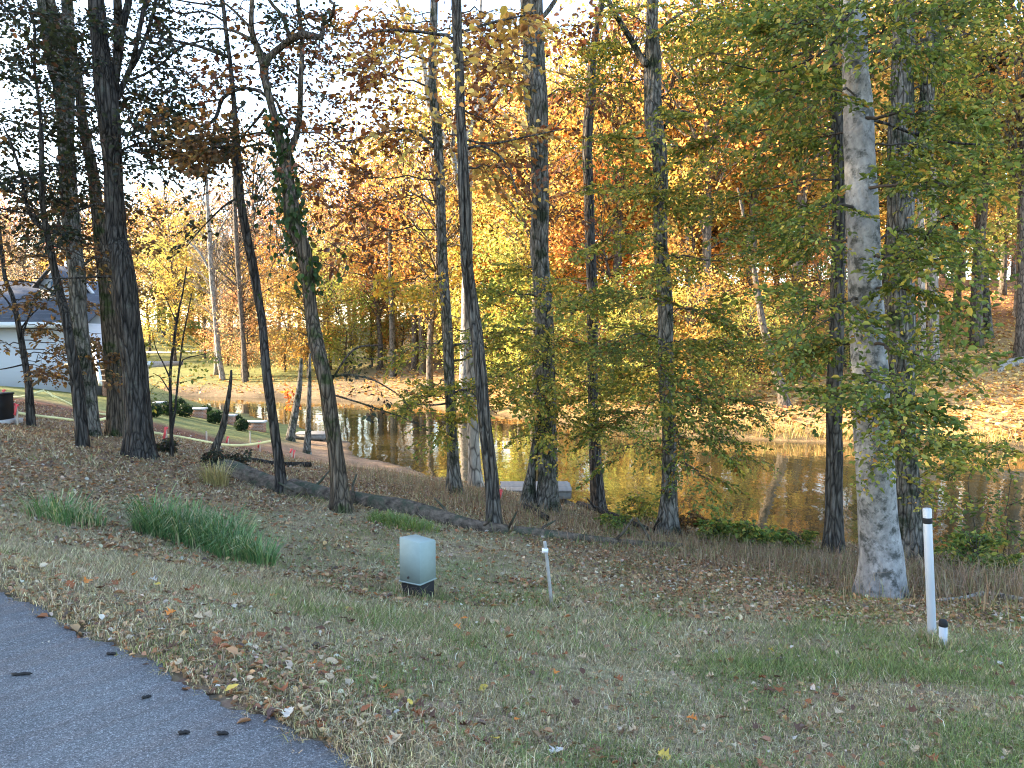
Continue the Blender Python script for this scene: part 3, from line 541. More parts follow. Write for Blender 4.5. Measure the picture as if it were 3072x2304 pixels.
boughs(T['J'], [(330,480,345,1.4),(340,600,350,-1.4),(300,500,305,-1),(310,590,300,1.2),(360,470,385,.8),(370,610,395,-.8),(390,500,410,1.5),(400,580,425,-1.2),(270,520,260,1),(350,545,370,-2,10),(380,540,405,-2,10),(410,545,440,-1.6,8),(290,545,300,-2,8),(325,550,335,-2,8)], OLIVE, .075, 1.0, False, .95, r=.022)
boughs(T['J'], [(90,480,95,1,6),(60,470,55,-1,6),(30,500,20,1,6),(140,490,150,-.8,5),(40,590,30,1,6),(200,580,215,.8,5),(100,600,90,1.2,6)], RUSSET, .13, 1.1, True, .6, r=.018)
T['K'] = fg_tree('slim_dark_tree', 'slim dark trunk with brown bark standing at the water just beyond the dock', [(1795,1533,46),(1790,1433,39),(1782,1300,33),(1779,1193,31),(1777,1034,31),(1777,928,32),(1774,800,31),(1769,690,29),(1767,597,29),(1762,463,29),(1765,370,29),(1772,301,30),(1774,208,25),(1781,139,21),(1793,69,18),(1806,0,18),(1815,-120,14)], M['dark'], seed=13,
   limbs=[[(1770,900,24),(1742,890,20),(1722,930,12),(1712,950,6)]], over=(OLIVE, 5))
boughs(T['K'], [(330,640,345,1),(350,560,365,-1.2),(300,640,305,-1),(390,640,400,1.2),(380,560,395,1),(420,620,430,-1,5),(285,560,280,1,7),(350,600,370,-1.5,9),(310,575,325,-1.5,9),(405,590,415,-1.5,5)], OLIVE, .085, .95, False, .9, r=.018)
boughs(T['K'], [(90,560,95,.8,6),(60,640,50,-.8,6),(40,560,30,.8,6),(150,550,170,.8,5),(190,555,205,-.6,6),(20,630,15,1,6)], RUSSET, .12, 1, True, .6, r=.016)
T['L'] = fg_tree('leafy_grey_tree', 'grey lichened trunk wrapped in green leaves, rising straight in front of the pond', [(2003,1603,68),(2005,1512,51),(2008,1406,44),(2008,1300,42),(2003,1193,45),(1997,1087,46),(1995,928,45),(1989,821,44),(1982,741,40),(1982,602,40),(1978,463,44),(1962,370,52),(1959,278,52),(1959,185,50),(1955,93,35),(1957,0,32),(1960,-150,26)], M['grey'], seed=14, flare=.5,
   limbs=[[(1945,195,22),(1931,185,20),(1904,139,19),(1871,83,17),(1844,37,16),(1825,0,14),(1790,-90,9)],[(1990,384,9),(2015,352,9),(2047,333,8),(2100,352,5)],[(1972,100,9),(2020,55,8),(2100,10,5)]], over=(OLIVE, 7))
boughs(T['L'], [(420,735,435,-1.5,9),(430,750,455,1,5),(440,610,455,-1.2,5),(460,715,490,-1.8,4),(400,600,420,1.2,12),(390,750,400,1.2,12),(380,700,400,-2.2,12),(350,740,350,1.2,12),(340,600,350,-1.2,12),(430,690,465,-2.2,4),(300,610,310,1.2,9),(310,720,320,-1.5,10),(360,670,380,-2.2,10)], GREEN + [((.20,.10,.025),2),((.12,.12,.025),3)], .075, 1.05, False, 1.0, r=.022)
boughs(T['L'], [(345,690,345,-1,9),(365,620,375,1,9),(395,660,410,-2,7),(330,640,330,1.4,9)], OLIVE, .075, 1.0, False, .9, r=.02)
boughs(T['L'], [(260,720,265,1.2),(240,600,250,-1.2),(200,720,195,-1.5),(190,610,195,1),(150,730,140,1.2),(140,600,140,-1),(100,720,90,-1.2),(80,590,80,1),(120,660,130,-2),(200,660,215,-2),(170,655,185,-1.7),(260,655,280,-1.8),(60,600,40,1),(40,700,25,1.3),(30,620,10,-1)], OLIVE, .075, 1.0, False, .85, r=.02)
T['M'] = fg_tree('dark_ridged_tree', 'dark ridged trunk just left of the pale beech, standing at the water', [(2498,1659,60),(2501,1563,51),(2503,1442,48),(2503,1292,46),(2503,1171,44),(2510,990,40),(2512,868,39),(2515,700,37),(2515,500,34),(2512,347,32),(2515,150,28),(2520,0,25),(2522,-150,20)], M['oak'], seed=15, ridge=.09,
   limbs=[[(2515,352,17),(2490,271,16),(2452,211,14),(2404,206,11),(2360,239,8),(2322,282,5)],[(2440,208,7),(2470,170,7),(2520,150,5)]], over=(OLIVE, 6))
boughs(T['M'], [(60,740,50,1),(40,700,20,-1),(110,720,100,-1.2),(150,760,165,1),(180,730,200,-1),(200,770,230,.8),(240,780,260,-1.2),(20,770,5,1),(280,770,300,1),(320,760,335,-1.2),(90,780,120,-1.5),(350,790,370,1),(130,700,150,-.6),(225,730,240,1)], GREEN + [((.30,.22,.04),3),((.34,.16,.04),2)], .075, 1.0, False, .9, r=.02)
T['N'] = fg_tree('beech_tree', 'broad pale grey beech with mottled smooth bark and flared roots near the white pipe', [(2642,1790,132),(2645,1684,122),(2636,1593,116),(2630,1503,111),(2624,1382,108),(2614,1262,104),(2612,1141,101),(2603,1020,100),(2599,930,98),(2594,868,93),(2591,705,91),(2583,542,87),(2577,434,85),(2575,325,82),(2566,217,73),(2564,108,69),(2558,0,66),(2552,-160,58)], M['beech'], seed=16, ridge=.012, flare=.44, sides=40, lump=.022, limb_m=M['dark'],
   limbs=[[(2600,355,10),(2670,374,9),(2724,396,9),(2805,418,8),(2887,431,7),(2979,434,4)],[(2620,770,16),(2713,770,14),(2762,732,11),(2811,667,8),(2860,640,5)],[(2560,120,12),(2490,75,9),(2420,72,6)],[(2530,95,9),(2460,160,7),(2330,215,5),(2160,185,3)]], over=(GREEN, 7))
boughs(T['N'], [(30,770,30,-.8,12),(60,930,50,.8,11),(95,780,105,-1.2,12),(120,955,120,-1,12),(150,960,160,.8,12),(190,940,195,-1.4,14),(210,790,225,-1,11),(245,960,245,.8,12),(260,930,270,-1.6,10),(250,800,265,.9,11),(290,940,300,-1.2,10),(300,800,310,-1.2,12),(340,930,360,-1.5,9),(345,800,360,.8,11),(375,885,400,-2.0,8),(390,820,395,-.9,6),(400,930,420,-1.2,7),(410,870,440,-1.6,6),(430,915,455,-1.0,5),(20,960,10,-.8,10),(5,790,0,.8,10)], GREEN, .072, .95, False, 1.0, r=.02, jit=8)
boughs(T['N'], [(15,740,15,1,10),(10,830,25,-1.5,10),(70,800,70,1.2,10),(130,800,150,1,10),(45,900,30,-1.5,10)], GREEN, .072, .95, False, .95, r=.02)
boughs(T['M'], [(30,660,30,.8,9),(15,720,8,1.4,9),(70,690,65,-.8,9)], OLIVE, .075, 1.0, False, .9, r=.02)
T['O'] = fg_tree('ridged_oak_tree', 'large oak trunk with deep vertical bark ridges right behind the pale beech', [(2733,1684,92),(2724,1563,72),(2718,1412,68),(2709,1262,66),(2705,1050,70),(2702,868,74),(2702,651,72),(2702,434,69),(2707,217,62),(2713,0,56),(2716,-160,48)], M['grey'], seed=17, ridge=.10,
   limbs=[[(2715,620,44),(2745,520,42),(2768,400,41),(2781,271,39),(2789,163,37),(2805,81,36),(2821,16,32),(2840,-120,24)],[(2792,140,12),(2840,80,8),(2920,30,7),(2990,-10,5)]], over=(OLIVE, 7))
boughs(T['O'], [(40,1000,30,1,9),(60,960,60,1.5,9),(20,1020,10,-.5,9),(110,960,110,1.6,8),(430,985,450,-.6,6),(440,985,465,.6,4),(480,930,500,-1,5),(265,1005,255,1.2,8),(200,1010,190,1,6),(150,1000,140,1.4,7),(90,1010,80,1,8)], OLIVE, .075, 1.0, False, .85, r=.02)
boughs(T['H'], [(20,410,15,1.5,8),(50,390,60,-1,8),(90,410,90,1.4,7),(130,400,130,1,6),(10,350,30,1,7),(70,350,95,1.2,7),(60,480,60,1.6,7),(150,480,150,1.5,5)], GOLDB, .12, 1.15, True, .55, r=.018)
boughs(T['I'], [(15,510,15,1,8),(60,520,70,-1,8),(110,515,120,1.2,8),(170,510,180,.9,6),(40,430,40,1.3,7),(140,425,120,1.4,6)], GOLDB, .12, 1.1, True, .55, r=.016)
boughs(T['G'], [(40,330,40,1.3,6),(90,340,100,1.2,6),(130,330,150,-1,6),(160,345,200,1,6),(60,240,70,1.3,5),(25,300,20,1,6)], RUSSET, .10, 1.0, True, .5, r=.014)
boughs(T['F'], [(30,180,20,.6,6),(60,270,40,-.6,6),(90,180,90,.5,6),(110,270,110,.6,6),(160,260,175,.5,5),(175,190,185,-.5,6),(70,200,50,.8,6),(20,260,5,.7,6),(190,270,200,-.7,5)], DARK, .075, .9, True, .3, r=.009)
boughs(T['G'], [(20,230,5,.8,6),(50,300,60,.8,6),(80,230,85,-.6,6),(110,320,115,.8,6),(120,240,125,.7,6),(150,340,170,.9,6),(30,340,15,-.9,6),(70,360,80,1,6),(140,290,160,.6,5)], RUSSET, .075, .95, True, .28, r=.009)
boughs(T['E'], [(15,190,5,.8,6),(45,200,35,-.8,6),(70,195,70,.9,6),(95,190,115,.6,6),(150,190,170,.8,5)], DARK, .075, 1.0, True, .3, r=.010)
nl = sum(done(t) for t in T.values()); print('near leaves', nl)
# saplings and shore trunks
S1 = fg_tree('sapling', 'thin bare sapling with two stems beside the thick dark trunk', [(515,1375,13),(513,1249,11),(511,1122,9),(523,1016,8),(536,932,6),(548,880,5),(560,800,4)], M['dark'], grow=0, flare=.1, sides=8, seed=21, group=None,
   limbs=[[(514,1300,7),(523,1249,7),(536,1122,6),(549,1016,5),(561,953,4),(575,880,3)],[(508,1130,5),(490,1090,4),(468,1046,3),(455,990,2)],[(536,1125,4),(548,1080,4),(590,1067,3),(620,1060,2)],[(512,1180,4),(480,1130,3),(460,1120,2)],[(530,970,4),(500,900,3),(480,860,2)]], twigs=(.5, OLIVE, .08, .45, .35)); done(S1)
S2 = fg_tree('leaning_snag', 'short dead trunk leaning to the right above the caution tape', [(644,1351,25),(655,1320,22),(668,1286,20),(682,1215,15),(692,1145,10),(694,1110,6)], M['oak'], grow=0, flare=.3, sides=12, seed=22, group=None); done(S2)
S3 = fg_tree('leaning_shore_tree', 'pale leaning trunk at the shore with a patch of orange leaves', [(871,1313,27),(878,1275,24),(885,1237,22),(898,1161,17),(902,1110,12),(904,1075,8)], M['grey'], d=33.5, grow=0, flare=.2, sides=10, seed=23, group=None)
boughs(S3, [(380,300,402,.6,3)], [((.55,.22,.05),1),((.5,.15,.05),1)], .2, .8, True, .6, r=.02); done(S3)
S4 = fg_tree('pale_shore_tree', 'pale slim upright trunk at the water beside the small landing', [(920,1351,23),(924,1300,18),(926,1242,16),(928,1161,13),(929,1100,9),(930,1060,6)], M['grey'], d=29.5, grow=0, flare=.3, sides=10, seed=24, group=None); done(S4)
S5 = fg_tree('pale_grey_tree', 'grey trunk with a sunlit edge partly hidden behind the split trunk', [(1428,1482,52),(1424,1400,38),(1420,1300,34),(1416,1150,32),(1408,950,28),(1405,800,26),(1400,650,20)], M['pale'], d=19.5, grow=5, flare=.3, seed=25, group=None); done(S5)
# vine on the forked tree
f = Foliage(T['G']['base']); V_ = MB(); g = crom(T['G']['rows'][9:17], .1)
pos = []; 
for k in range(420):
    q = g[rng.integers(len(g))]; a = rng.uniform(0, 6.28); pos.append(q[:3] + np.array([math.cos(a), math.sin(a), 0]) * (q[3] + rng.uniform(0, .10)) + [0, 0, rng.normal(0, .05)])
vl = [[(880,560),(800,470),(770,540),(765,640),(760,690)],[(868,520),(800,480),(795,560),(812,640),(808,760)],[(880,640),(840,600),(830,700),(835,780)],[(905,760),(960,720),(1000,735),(1040,770),(1030,830)],[(900,740),(850,745),(820,790),(800,850)],[(915,800),(870,830),(800,870),(775,890)],[(880,600),(930,640),(960,690),(985,700)],[(915,780),(1000,800),(1025,850)]]
for l in vl:
    c_ = crom(np.array([P(x / 3, y / 3, T['G']['d'] + rng.normal(0, .15)) for x, y in l]), .06); V_.tube(c_ - f.base, .006, 4)
    for q in c_[2:]:
        if rng.random() < .28: pos.append(q + rng.normal(0, .035, 3))
pos = np.array(pos); n = len(pos); L = rng.uniform(.055, .115, n)
f.L.append((pos, np.c_[rng.normal(0, .35, (n, 2)), -np.ones(n)], np.c_[rng.normal(0, .6, n), -np.ones(n), rng.normal(.2, .3, n)], L, L * .75, palette([((.022,.045,.012),4),((.035,.07,.018),3),((.09,.10,.02),1)], n)))
f.T = V_; f.build(T['G']['root'], M['twig'], M['leaf'], 'vine_leaves', 'vine_stem')
# ------------------------------------------------------------------ trees of the far bank
def crown_proto(seed, Ht, R, low, n_clump, per, leaf, bare=0.0, lean=0):
    """trunk + limbs mesh data and crown mesh data of one far tree"""
    r = np.random.default_rng(seed); mb = MB()
    p = np.array([[0, 0, -.4], [0, 0, Ht * .2], [r.normal(0, .2), r.normal(0, .2), Ht * .45], [r.normal(0, .5), r.normal(0, .5), Ht * .75], [r.normal(0, .7), r.normal(0, .7), Ht]])
    q = crom(p, Ht / 14); rad = np.interp(q[:, 2], [-.4, .3, Ht * .5, Ht], [.0195 * Ht, .0135 * Ht, .0085 * Ht, .002 * Ht]); mb.tube(q, rad, 8)
    C = []
    for k in range(n_clump):
        f = low + (1 - low) * ((k + r.random()) / n_clump); z = f * Ht
        prof = math.sin(math.pi * min(1, .22 + .78 * (1 - (f - low) / (1 - low + 1e-6)))) ** .7
        a = r.uniform(0, 6.28); d = R * prof * r.uniform(.25, 1.05); i_ = np.argmin(abs(q[:, 2] - z * r.uniform(.72, .92))); s_ = q[i_]
        e = np.array([s_[0] + d * math.cos(a), s_[1] + d * math.sin(a), z + r.normal(0, .3)])
        t = np.linspace(0, 1, 5)[:, None]; mid = (s_ + e) / 2 + [0, 0, .12 * d]; l = (1-t)**2 * s_ + 2*t*(1-t) * mid + t*t * e
        mb.tube(l, np.linspace(.0048 * Ht, .0012 * Ht, 5), 4)
        for j in range(3):
            e2 = e + r.normal(0, .28, 3) * [R * .5, R * .5, R * .4]; b0 = l[2 + (j % 2)]
            mb.tube(np.array([b0, (b0 + e2) / 2 + [0, 0, .1], e2]), [.0018 * Ht, .0012 * Ht, .0006 * Ht], 3, False)
            if bare > 0:
                for _ in range(int(3 * bare) + 1):
                    e3 = e2 + r.normal(0, .5, 3); mb.tube(np.array([e2, e3]), [.02, .008], 3, False)
        C.append(e)
    C = np.array(C); N = n_clump * per; ci = np.repeat(np.arange(n_clump), per)
    cs = r.uniform(.5, 1.2, n_clump)[ci][:, None]
    pos = C[ci] + r.normal(0, 1, (N, 3)) * cs * np.array([R * .23, R * .23, R * .13])
    dr = np.c_[r.normal(0, 1, (N, 2)), r.normal(-.35, .5, N)]; nr = r.normal(0, .6, (N, 3)) + [0, 0, .8]
    L = leaf * r.uniform(.6, 1.3, N); tone = r.uniform(.72, 1.25, n_clump)[ci][:, None]
    hue = r.normal(0, .10, (n_clump, 1))[ci]
    col = np.clip(tone * r.uniform(.7, 1.3, (N, 1)) * np.concatenate([1 + hue, 1 - hue * .6, np.ones((N, 1))], 1), .05, 2)
    return mb, leaf_mesh(pos, dr, nr, L, L * .7, col)
PROTO = {}
def proto(key, barkm, *a, **k):
    mb, (V, F, c_) = crown_proto(*a, **k); root = thing('far_tree', (0, -400, -60), 'hidden', 'tree')
    mb.build('trunk', barkm, root, True); mk('crown', V, F, M['leaf_far'], root, c_); PROTO[key] = root
proto('tall1', M['far_bark'], 101, 20, 4.6, .28, 60, 85, .27); proto('tall2', M['far_bark'], 102, 19, 4.2, .22, 60, 85, .27); proto('tall3', M['far_bark'], 103, 21, 5.0, .35, 64, 85, .27)
proto('under1', M['far_bark'], 104, 9, 3.2, .12, 46, 85, .21); proto('under2', M['far_bark'], 105, 8, 3.6, .10, 46, 85, .21); proto('under3', M['far_bark'], 109, 11, 3.4, .16, 50, 85, .22)
proto('high1', M['far_bark'], 111, 24, 5.0, .42, 60, 85, .26); proto('high2', M['far_bark'], 112, 25, 5.4, .40, 60, 85, .26)
proto('bare1', M['pale'], 106, 18, 4.4, .3, 60, 5, .22, bare=1.0); proto('bare2', M['far_bark'], 107, 17, 4.0, .3, 60, 9, .22, bare=1.0); proto('thin1', M['far_bark'], 108, 18, 4.0, .3, 60, 34, .26, bare=.5)
YEL, GOLD, ORG, PEACH, LIME, OLV, RUS, PINK, GRN = (.58,.44,.14), (.60,.40,.12), (.60,.32,.10), (.58,.36,.20), (.42,.42,.12), (.28,.29,.085), (.38,.20,.10), (.44,.33,.26), (.09,.13,.035)
CN = {YEL:'yellow', GOLD:'golden', ORG:'orange', PEACH:'peach pink', LIME:'yellow green', OLV:'olive', RUS:'russet brown', PINK:'nearly bare pinkish', GRN:'dark green'}
KN = {'t':'tall', 'u':'low', 'b':'sparse', 'h':'very tall'}
TU = [(20,'the leftmost slim tree'),(75,'the crooked tree'),(125,'the thick dark trunk'),(245,'the thin curving trunk'),(295,'the vine covered tree'),(445,'the grey trunk'),(468,'the split trunk'),(540,'the stout grey trunk'),(592,'the slim dark tree'),(660,'the leafy grey tree'),(835,'the dark ridged trunk'),(868,'the pale beech'),(905,'the ridged oak')]
USED = {}
ORD = ['', 'second ', 'third ', 'fourth ', 'fifth ', 'sixth ']
def far_tree(kind, u, d, color, scale=1.0, z=None):
    x = (u - 512) / FPX * d; y = d; sc = scale * rng.uniform(.9, 1.1)
    k = KN['b' if kind.startswith('bare') or kind.startswith('thin') else kind[0]]; where = 'behind the pond' if u < 480 else 'on the bank across the pond'
    nm = min(TU, key=lambda q: abs(q[0] - u)); row = 'near the shore' if d < 58 else 'up the bank' if d < 78 else 'far back'
    lab = f'{k} {CN[color]} tree {row}, just {"left" if u < nm[0] else "right"} of {nm[1]}'; USED[lab] = USED.get(lab, 0) + 1
    if USED[lab] > 1: lab = ORD[USED[lab] - 1] + lab
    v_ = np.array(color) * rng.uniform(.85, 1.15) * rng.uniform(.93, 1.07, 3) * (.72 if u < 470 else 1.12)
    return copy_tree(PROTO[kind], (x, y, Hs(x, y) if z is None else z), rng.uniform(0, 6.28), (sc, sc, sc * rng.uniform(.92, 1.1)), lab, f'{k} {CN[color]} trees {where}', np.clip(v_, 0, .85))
FT = [ # kind, u, depth, colour, scale
 # left: pale bare and sparse trees low against the sky
 ('bare1',-30,120,PINK,.95),('bare2',15,128,PINK,1),('bare1',55,118,PINK,.9),('bare2',95,125,PINK,1),('bare1',140,130,PINK,.95),('bare2',180,124,PINK,.9),('bare1',225,132,PINK,.95),('bare2',265,128,PINK,.9),('thin1',-10,98,PEACH,.8),('thin1',30,104,PINK,.85),('thin1',75,100,PEACH,.8),
 ('thin1',120,104,YEL,.85),('under3',150,92,YEL,1.15),('thin1',178,98,YEL,.9),('under1',205,86,YEL,1.1),('tall2',200,112,YEL,.72),('bare1',216,74,PEACH,.85),('under2',228,80,PEACH,.95),('under1',248,72,PEACH,.85),('under3',262,80,ORG,1.0),('bare2',243,72,PEACH,.85),
 ('under2',285,74,PEACH,1.0),('thin1',290,92,ORG,.85),('under1',308,70,GOLD,1.05),('under3',330,74,YEL,1.1),('under2',345,72,LIME,.9),('tall2',330,105,PEACH,.7),('bare1',362,96,PINK,.95),('bare2',300,110,PINK,1.0),('bare1',390,104,PINK,1.05),
 ('under1',372,74,LIME,.85),('under3',385,76,ORG,1.25),('thin1',372,80,ORG,.95),('under2',402,74,YEL,.9),('under1',425,72,LIME,.9),('tall1',420,78,ORG,.78),('tall2',445,68,YEL,.85),('under3',448,70,YEL,.95),('tall1',470,72,YEL,.95),('under2',470,64,LIME,.9),
 ('under1',492,60,LIME,1.0),('tall2',500,62,YEL,.95),('tall3',530,70,ORG,1.05),('under3',520,54,LIME,1.1),('tall1',548,60,GOLD,1.0),('under2',545,52,OLV,1.1),('under1',575,54,ORG,1.05),('tall2',575,66,ORG,1.0),
 ('tall3',600,58,ORG,.95),('under3',610,50,ORG,1.1),('tall1',625,66,ORG,1.05),('tall2',645,56,ORG,1.0),('under2',640,48,LIME,.95),('under1',668,52,GOLD,1.0),('tall3',672,62,GOLD,1.0),('tall1',700,56,ORG,1.0),('under3',700,48,GOLD,1.0),('tall2',720,64,GOLD,1.05),
 ('under2',735,50,ORG,1.0),('tall3',745,54,GOLD,1.0),('tall1',775,60,GOLD,1.0),('tall2',800,54,ORG,1.0),('tall3',832,62,YEL,1.05),('tall1',860,56,OLV,1.0),
 ('tall2',890,66,YEL,1.1),('tall3',925,70,GOLD,1.1),('tall1',955,64,YEL,1.1),('thin1',975,72,YEL,1.05),('tall2',1000,74,OLV,1.1),('tall3',1030,66,YEL,1.1),('thin1',1055,62,OLV,1.15),('tall1',1085,60,YEL,1.1),('tall2',1120,55,GOLD,1.1),('under1',930,80,RUS,1.0),('under2',985,86,RUS,1.0),('under3',900,84,RUS,1.0),
 ('tall3',1010,92,YEL,1.0),('tall1',960,94,OLV,1.0),('tall2',905,90,YEL,1.0),('thin1',940,88,GOLD,1.1),('tall1',1045,88,OLV,1.0),
 ('tall2',520,90,RUS,.95),('tall1',560,88,GOLD,1.0),('tall3',610,86,RUS,1.0),('tall2',655,88,YEL,1.0),('tall1',705,84,ORG,1.0),('tall3',760,86,GOLD,1.0),('tall2',815,84,YEL,1.0),('tall1',860,88,GOLD,1.0),('high2',535,50,YEL,.9),('high2',615,50,GOLD,1.0),('high1',660,50,ORG,1.05),('high2',705,46,GOLD,1.05),('high1',750,48,ORG,1.05),('high2',795,46,ORG,1.05),('high1',840,48,YEL,1.05),('high2',885,52,OLV,1.1),('high1',930,50,YEL,1.1),('high2',975,52,YEL,1.1),('high1',1020,48,OLV,1.1),('high2',1070,50,YEL,1.1),('high1',1130,46,GOLD,1.1),
 ('thin1',0,110,PINK,1.15),('thin1',48,116,PEACH,1.15),('thin1',100,112,PINK,1.15),('thin1',160,114,YEL,1.1),('thin1',215,110,PEACH,1.05),('thin1',255,116,PINK,1.05),('tall2',135,118,YEL,.85),('tall1',60,125,PEACH,.85),('tall3',10,122,PINK,.85),('tall1',230,120,PEACH,.75),('under3',175,84,YEL,1.3),('under3',110,88,PEACH,1.2),('under1',60,86,GOLD,1.2),
 ('under2',738,43,LIME,.62),('under1',775,45,YEL,.62),('under3',690,43,GOLD,.6),('under1',640,44,LIME,.7),('under2',600,46,OLV,.75),('under3',812,46,ORG,.6),('under1',850,47,LIME,.6),
 ('tall1',395,84,GOLD,1.05),('tall3',415,70,ORG,1.05),('tall2',440,78,GOLD,1.15),('tall1',465,62,YEL,1.15),('tall3',490,66,GOLD,1.2),('tall2',515,60,ORG,1.2),('thin1',380,72,RUS,1.1),('thin1',350,88,PEACH,1.1),('tall1',545,64,YEL,1.25),('thin1',430,58,GOLD,1.15),('thin1',310,96,GOLD,1.05),
 ('bare2',-20,150,PINK,1.45),('thin1',25,158,PINK,1.4),('bare1',70,150,PINK,1.45),('thin1',118,155,PEACH,1.4),('bare2',160,152,PINK,1.45),('thin1',205,160,PINK,1.4),('bare1',245,150,PINK,1.4),('thin1',280,156,PEACH,1.35),('bare2',325,150,PINK,1.4),('thin1',190,140,GOLD,1.2),
 ('tall1',172,102,GOLD,1.05),('tall2',212,98,YEL,1.0),('tall3',252,102,PEACH,1.05),('tall1',290,106,GOLD,1.05),('tall2',328,100,PEACH,1.05),('tall3',355,92,GOLD,1.05),('thin1',232,94,PINK,1.1),('tall3',132,106,PEACH,1.0),
 ('under3',670,96,RUS,1.4),('under1',705,98,GOLD,1.6),('under3',740,95,RUS,1.4),('under2',775,98,GOLD,1.6),('under3',805,96,OLV,1.4),('under1',840,98,RUS,1.6),('under3',875,97,GOLD,1.4),('under2',915,100,RUS,1.6),('under3',950,98,OLV,1.4),('under1',990,100,GOLD,1.6),('under3',1020,98,RUS,1.4),('under2',640,98,GOLD,1.5),
 ('tall2',470,96,RUS,.85),('tall3',430,100,ORG,.75)]
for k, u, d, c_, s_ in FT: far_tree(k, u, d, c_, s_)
# far wood closing the view behind, one mass
mbv = []; mbf = []; mbc = []; off = 0
r2 = np.random.default_rng(5); cr = PROTO['bare2']; CH = {c_.name.split('.')[0]: c_ for c_ in PROTO['thin1'].children}
def arr(me):
    v = np.zeros(len(me.vertices) * 3, np.float32); me.vertices.foreach_get('co', v); l = np.zeros(len(me.loops), np.int32); me.loops.foreach_get('vertex_index', l); return v.reshape(-1, 3), l
lv, ll = arr(CH['crown'].data)
sel = np.arange(len(lv) // 4)[::3]; base4 = lv.reshape(-1, 4, 3)[sel]
for k in range(150):
    x = r2.uniform(-190, 190); y = r2.uniform(140, 230) if x < -10 else r2.uniform(105, 190); z = Hs(x, y); s_ = r2.uniform(.75, 1.1) * (.95 if x < 0 else 1.0); a = r2.uniform(0, 6.28)
    R_ = np.array([[math.cos(a), -math.sin(a), 0], [math.sin(a), math.cos(a), 0], [0, 0, 1]]); v = (base4.reshape(-1, 3) * s_) @ R_.T; v[:, :2] *= 1.35
    v4 = v.reshape(-1, 4, 3); ce = v4.mean(1, keepdims=True); v4 = ce + (v4 - ce) * 1.6
    c_ = np.array([PINK, PEACH, RUS, GOLD, OLV][r2.integers(5)]) * (.9 if x > 0 else 1) * r2.uniform(.8, 1.2)
    mbv.append(v4.reshape(-1, 3) + [x, y, z]); b_ = np.arange(len(sel))[:, None] * 4 + off; mbf.append(np.vstack([b_ + [0, 2, 1], b_ + [0, 3, 2]])); off += len(sel) * 4
    mbc.append(np.repeat(c_[None] * r2.uniform(.7, 1.3, (len(sel), 1)), 4, 0))
tag(mk('far_woods', np.vstack(mbv), np.vstack(mbf), M['leaf'], col=np.clip(np.vstack(mbc), 0, .8)), 'distant autumn woods closing the view behind the banks', 'woods', kind='stuff')
# woods beyond the picture's left edge, which shade the near bank from the low sun
SH = [(-21,5),(-22,12),(-30,17),(-36,14),(-38,20),(-41,10),(-26,24),(-24,1),(-24,9),(-27,14),(-25,19),(-29,24),(-33,10),(-34,19),(-33,29),(-39,25),(-40,34),(-36,5),(-28,4),(-47,42),(-46,50),(-53,47),(-45,16),(-47,30),(-55,36),(-60,54),(-52,56),(-32,-3)]
for i_, (x, y) in enumerate(SH):
    copy_tree(PROTO[('tall1','under3','tall3','tall2','under1')[i_ % 5]], (x, y, Hs(x, y)), i_ * 1.7, (1.25, 1.25, 1.05), 'dense oak in the woods beside the driveway, outside the picture', 'oaks outside the picture', GRN)
for o in list(PROTO.values()):
    for ch in list(o.children): bpy.data.objects.remove(ch)
    bpy.data.objects.remove(o)
# traced far trunks
def far_trunk(name, label, pts, m_, d=None, limbs=(), grow=5, twigs=None, **k):
    t = fg_tree(name, label, pts, m_, d=d, limbs=limbs, grow=grow, sides=12, ridge=.03, flare=.3, group='single trees across the pond', twigs=twigs, **k); done(t); return t
far_trunk('pale_tree', 'pale bare tree above the far shore, with white bark, left of two slim trunks', [(668,1139,17),(655,1053,16),(646,944,15),(636,836,16),(630,743,14),(622,600,11),(615,470,7)], M['pale'], grow=2, limbs=[[(640,830,9),(600,760,7),(560,720,5)],[(632,760,8),(660,690,6),(700,620,4)],[(625,640,6),(590,560,4)]], seed=31)
far_trunk('slim_far_tree', 'slim grey trunk above the far shore, second of two beside the peach leaves', [(736,1145,20),(730,1025,15),(720,890,14),(709,716,14),(702,560,10),(698,420,7)], M['far_bark'], grow=2, seed=32)
far_trunk('pale_multistem_tree', 'pale multi stemmed tree spreading sunlit limbs behind the split trunk', [(1392,1190,34),(1398,1000,32),(1402,800,31),(1402,600,30),(1402,480,29),(1404,400,26),(1427,343,23),(1478,250,19),(1515,176,15),(1561,116,11),(1600,40,7)], M['pale'], d=50, grow=0, seed=33,
   limbs=[[(1400,560,20),(1350,450,18),(1290,330,17),(1274,222,16),(1260,153,15),(1228,88,13),(1200,32,11),(1180,-60,8)],[(1412,375,15),(1424,296,14),(1429,222,13),(1441,139,11),(1441,40,9),(1445,-60,6)],[(1420,360,11),(1478,315,10),(1524,241,9),(1566,185,7),(1600,130,5)],[(1250,135,8),(1190,100,6),(1130,60,4)]])
far_trunk('lit_bank_tree', 'straight trunk on the right bank with its left side sunlit', [(2935,955,28),(2935,870,25),(2934,786,24),(2930,650,21),(2915,480,18),(2880,330,15),(2850,250,11)], M['pale'], seed=34, limbs=[[(2918,500,14),(2930,420,13),(2950,340,10),(2975,250,7)]])
far_trunk('leaning_bank_tree', 'slender leaning trunk just downhill of the sunlit straight one', [(2967,1014,27),(2962,940,22),(2955,857,20),(2948,760,18),(2940,600,14)], M['grey'], seed=35)
far_trunk('edge_bank_tree', 'sunlit trunk cut by the right edge of the picture on the far bank', [(3057,951,36),(3060,870,27),(3063,780,25),(3066,600,22),(3068,400,18)], M['pale'], seed=36)
far_trunk('pale_bank_tree', 'pale trunk on the far bank just right of the ridged oak', [(2800,1080,34),(2800,950,30),(2799,830,28),(2797,650,25)], M['pale'], seed=37)
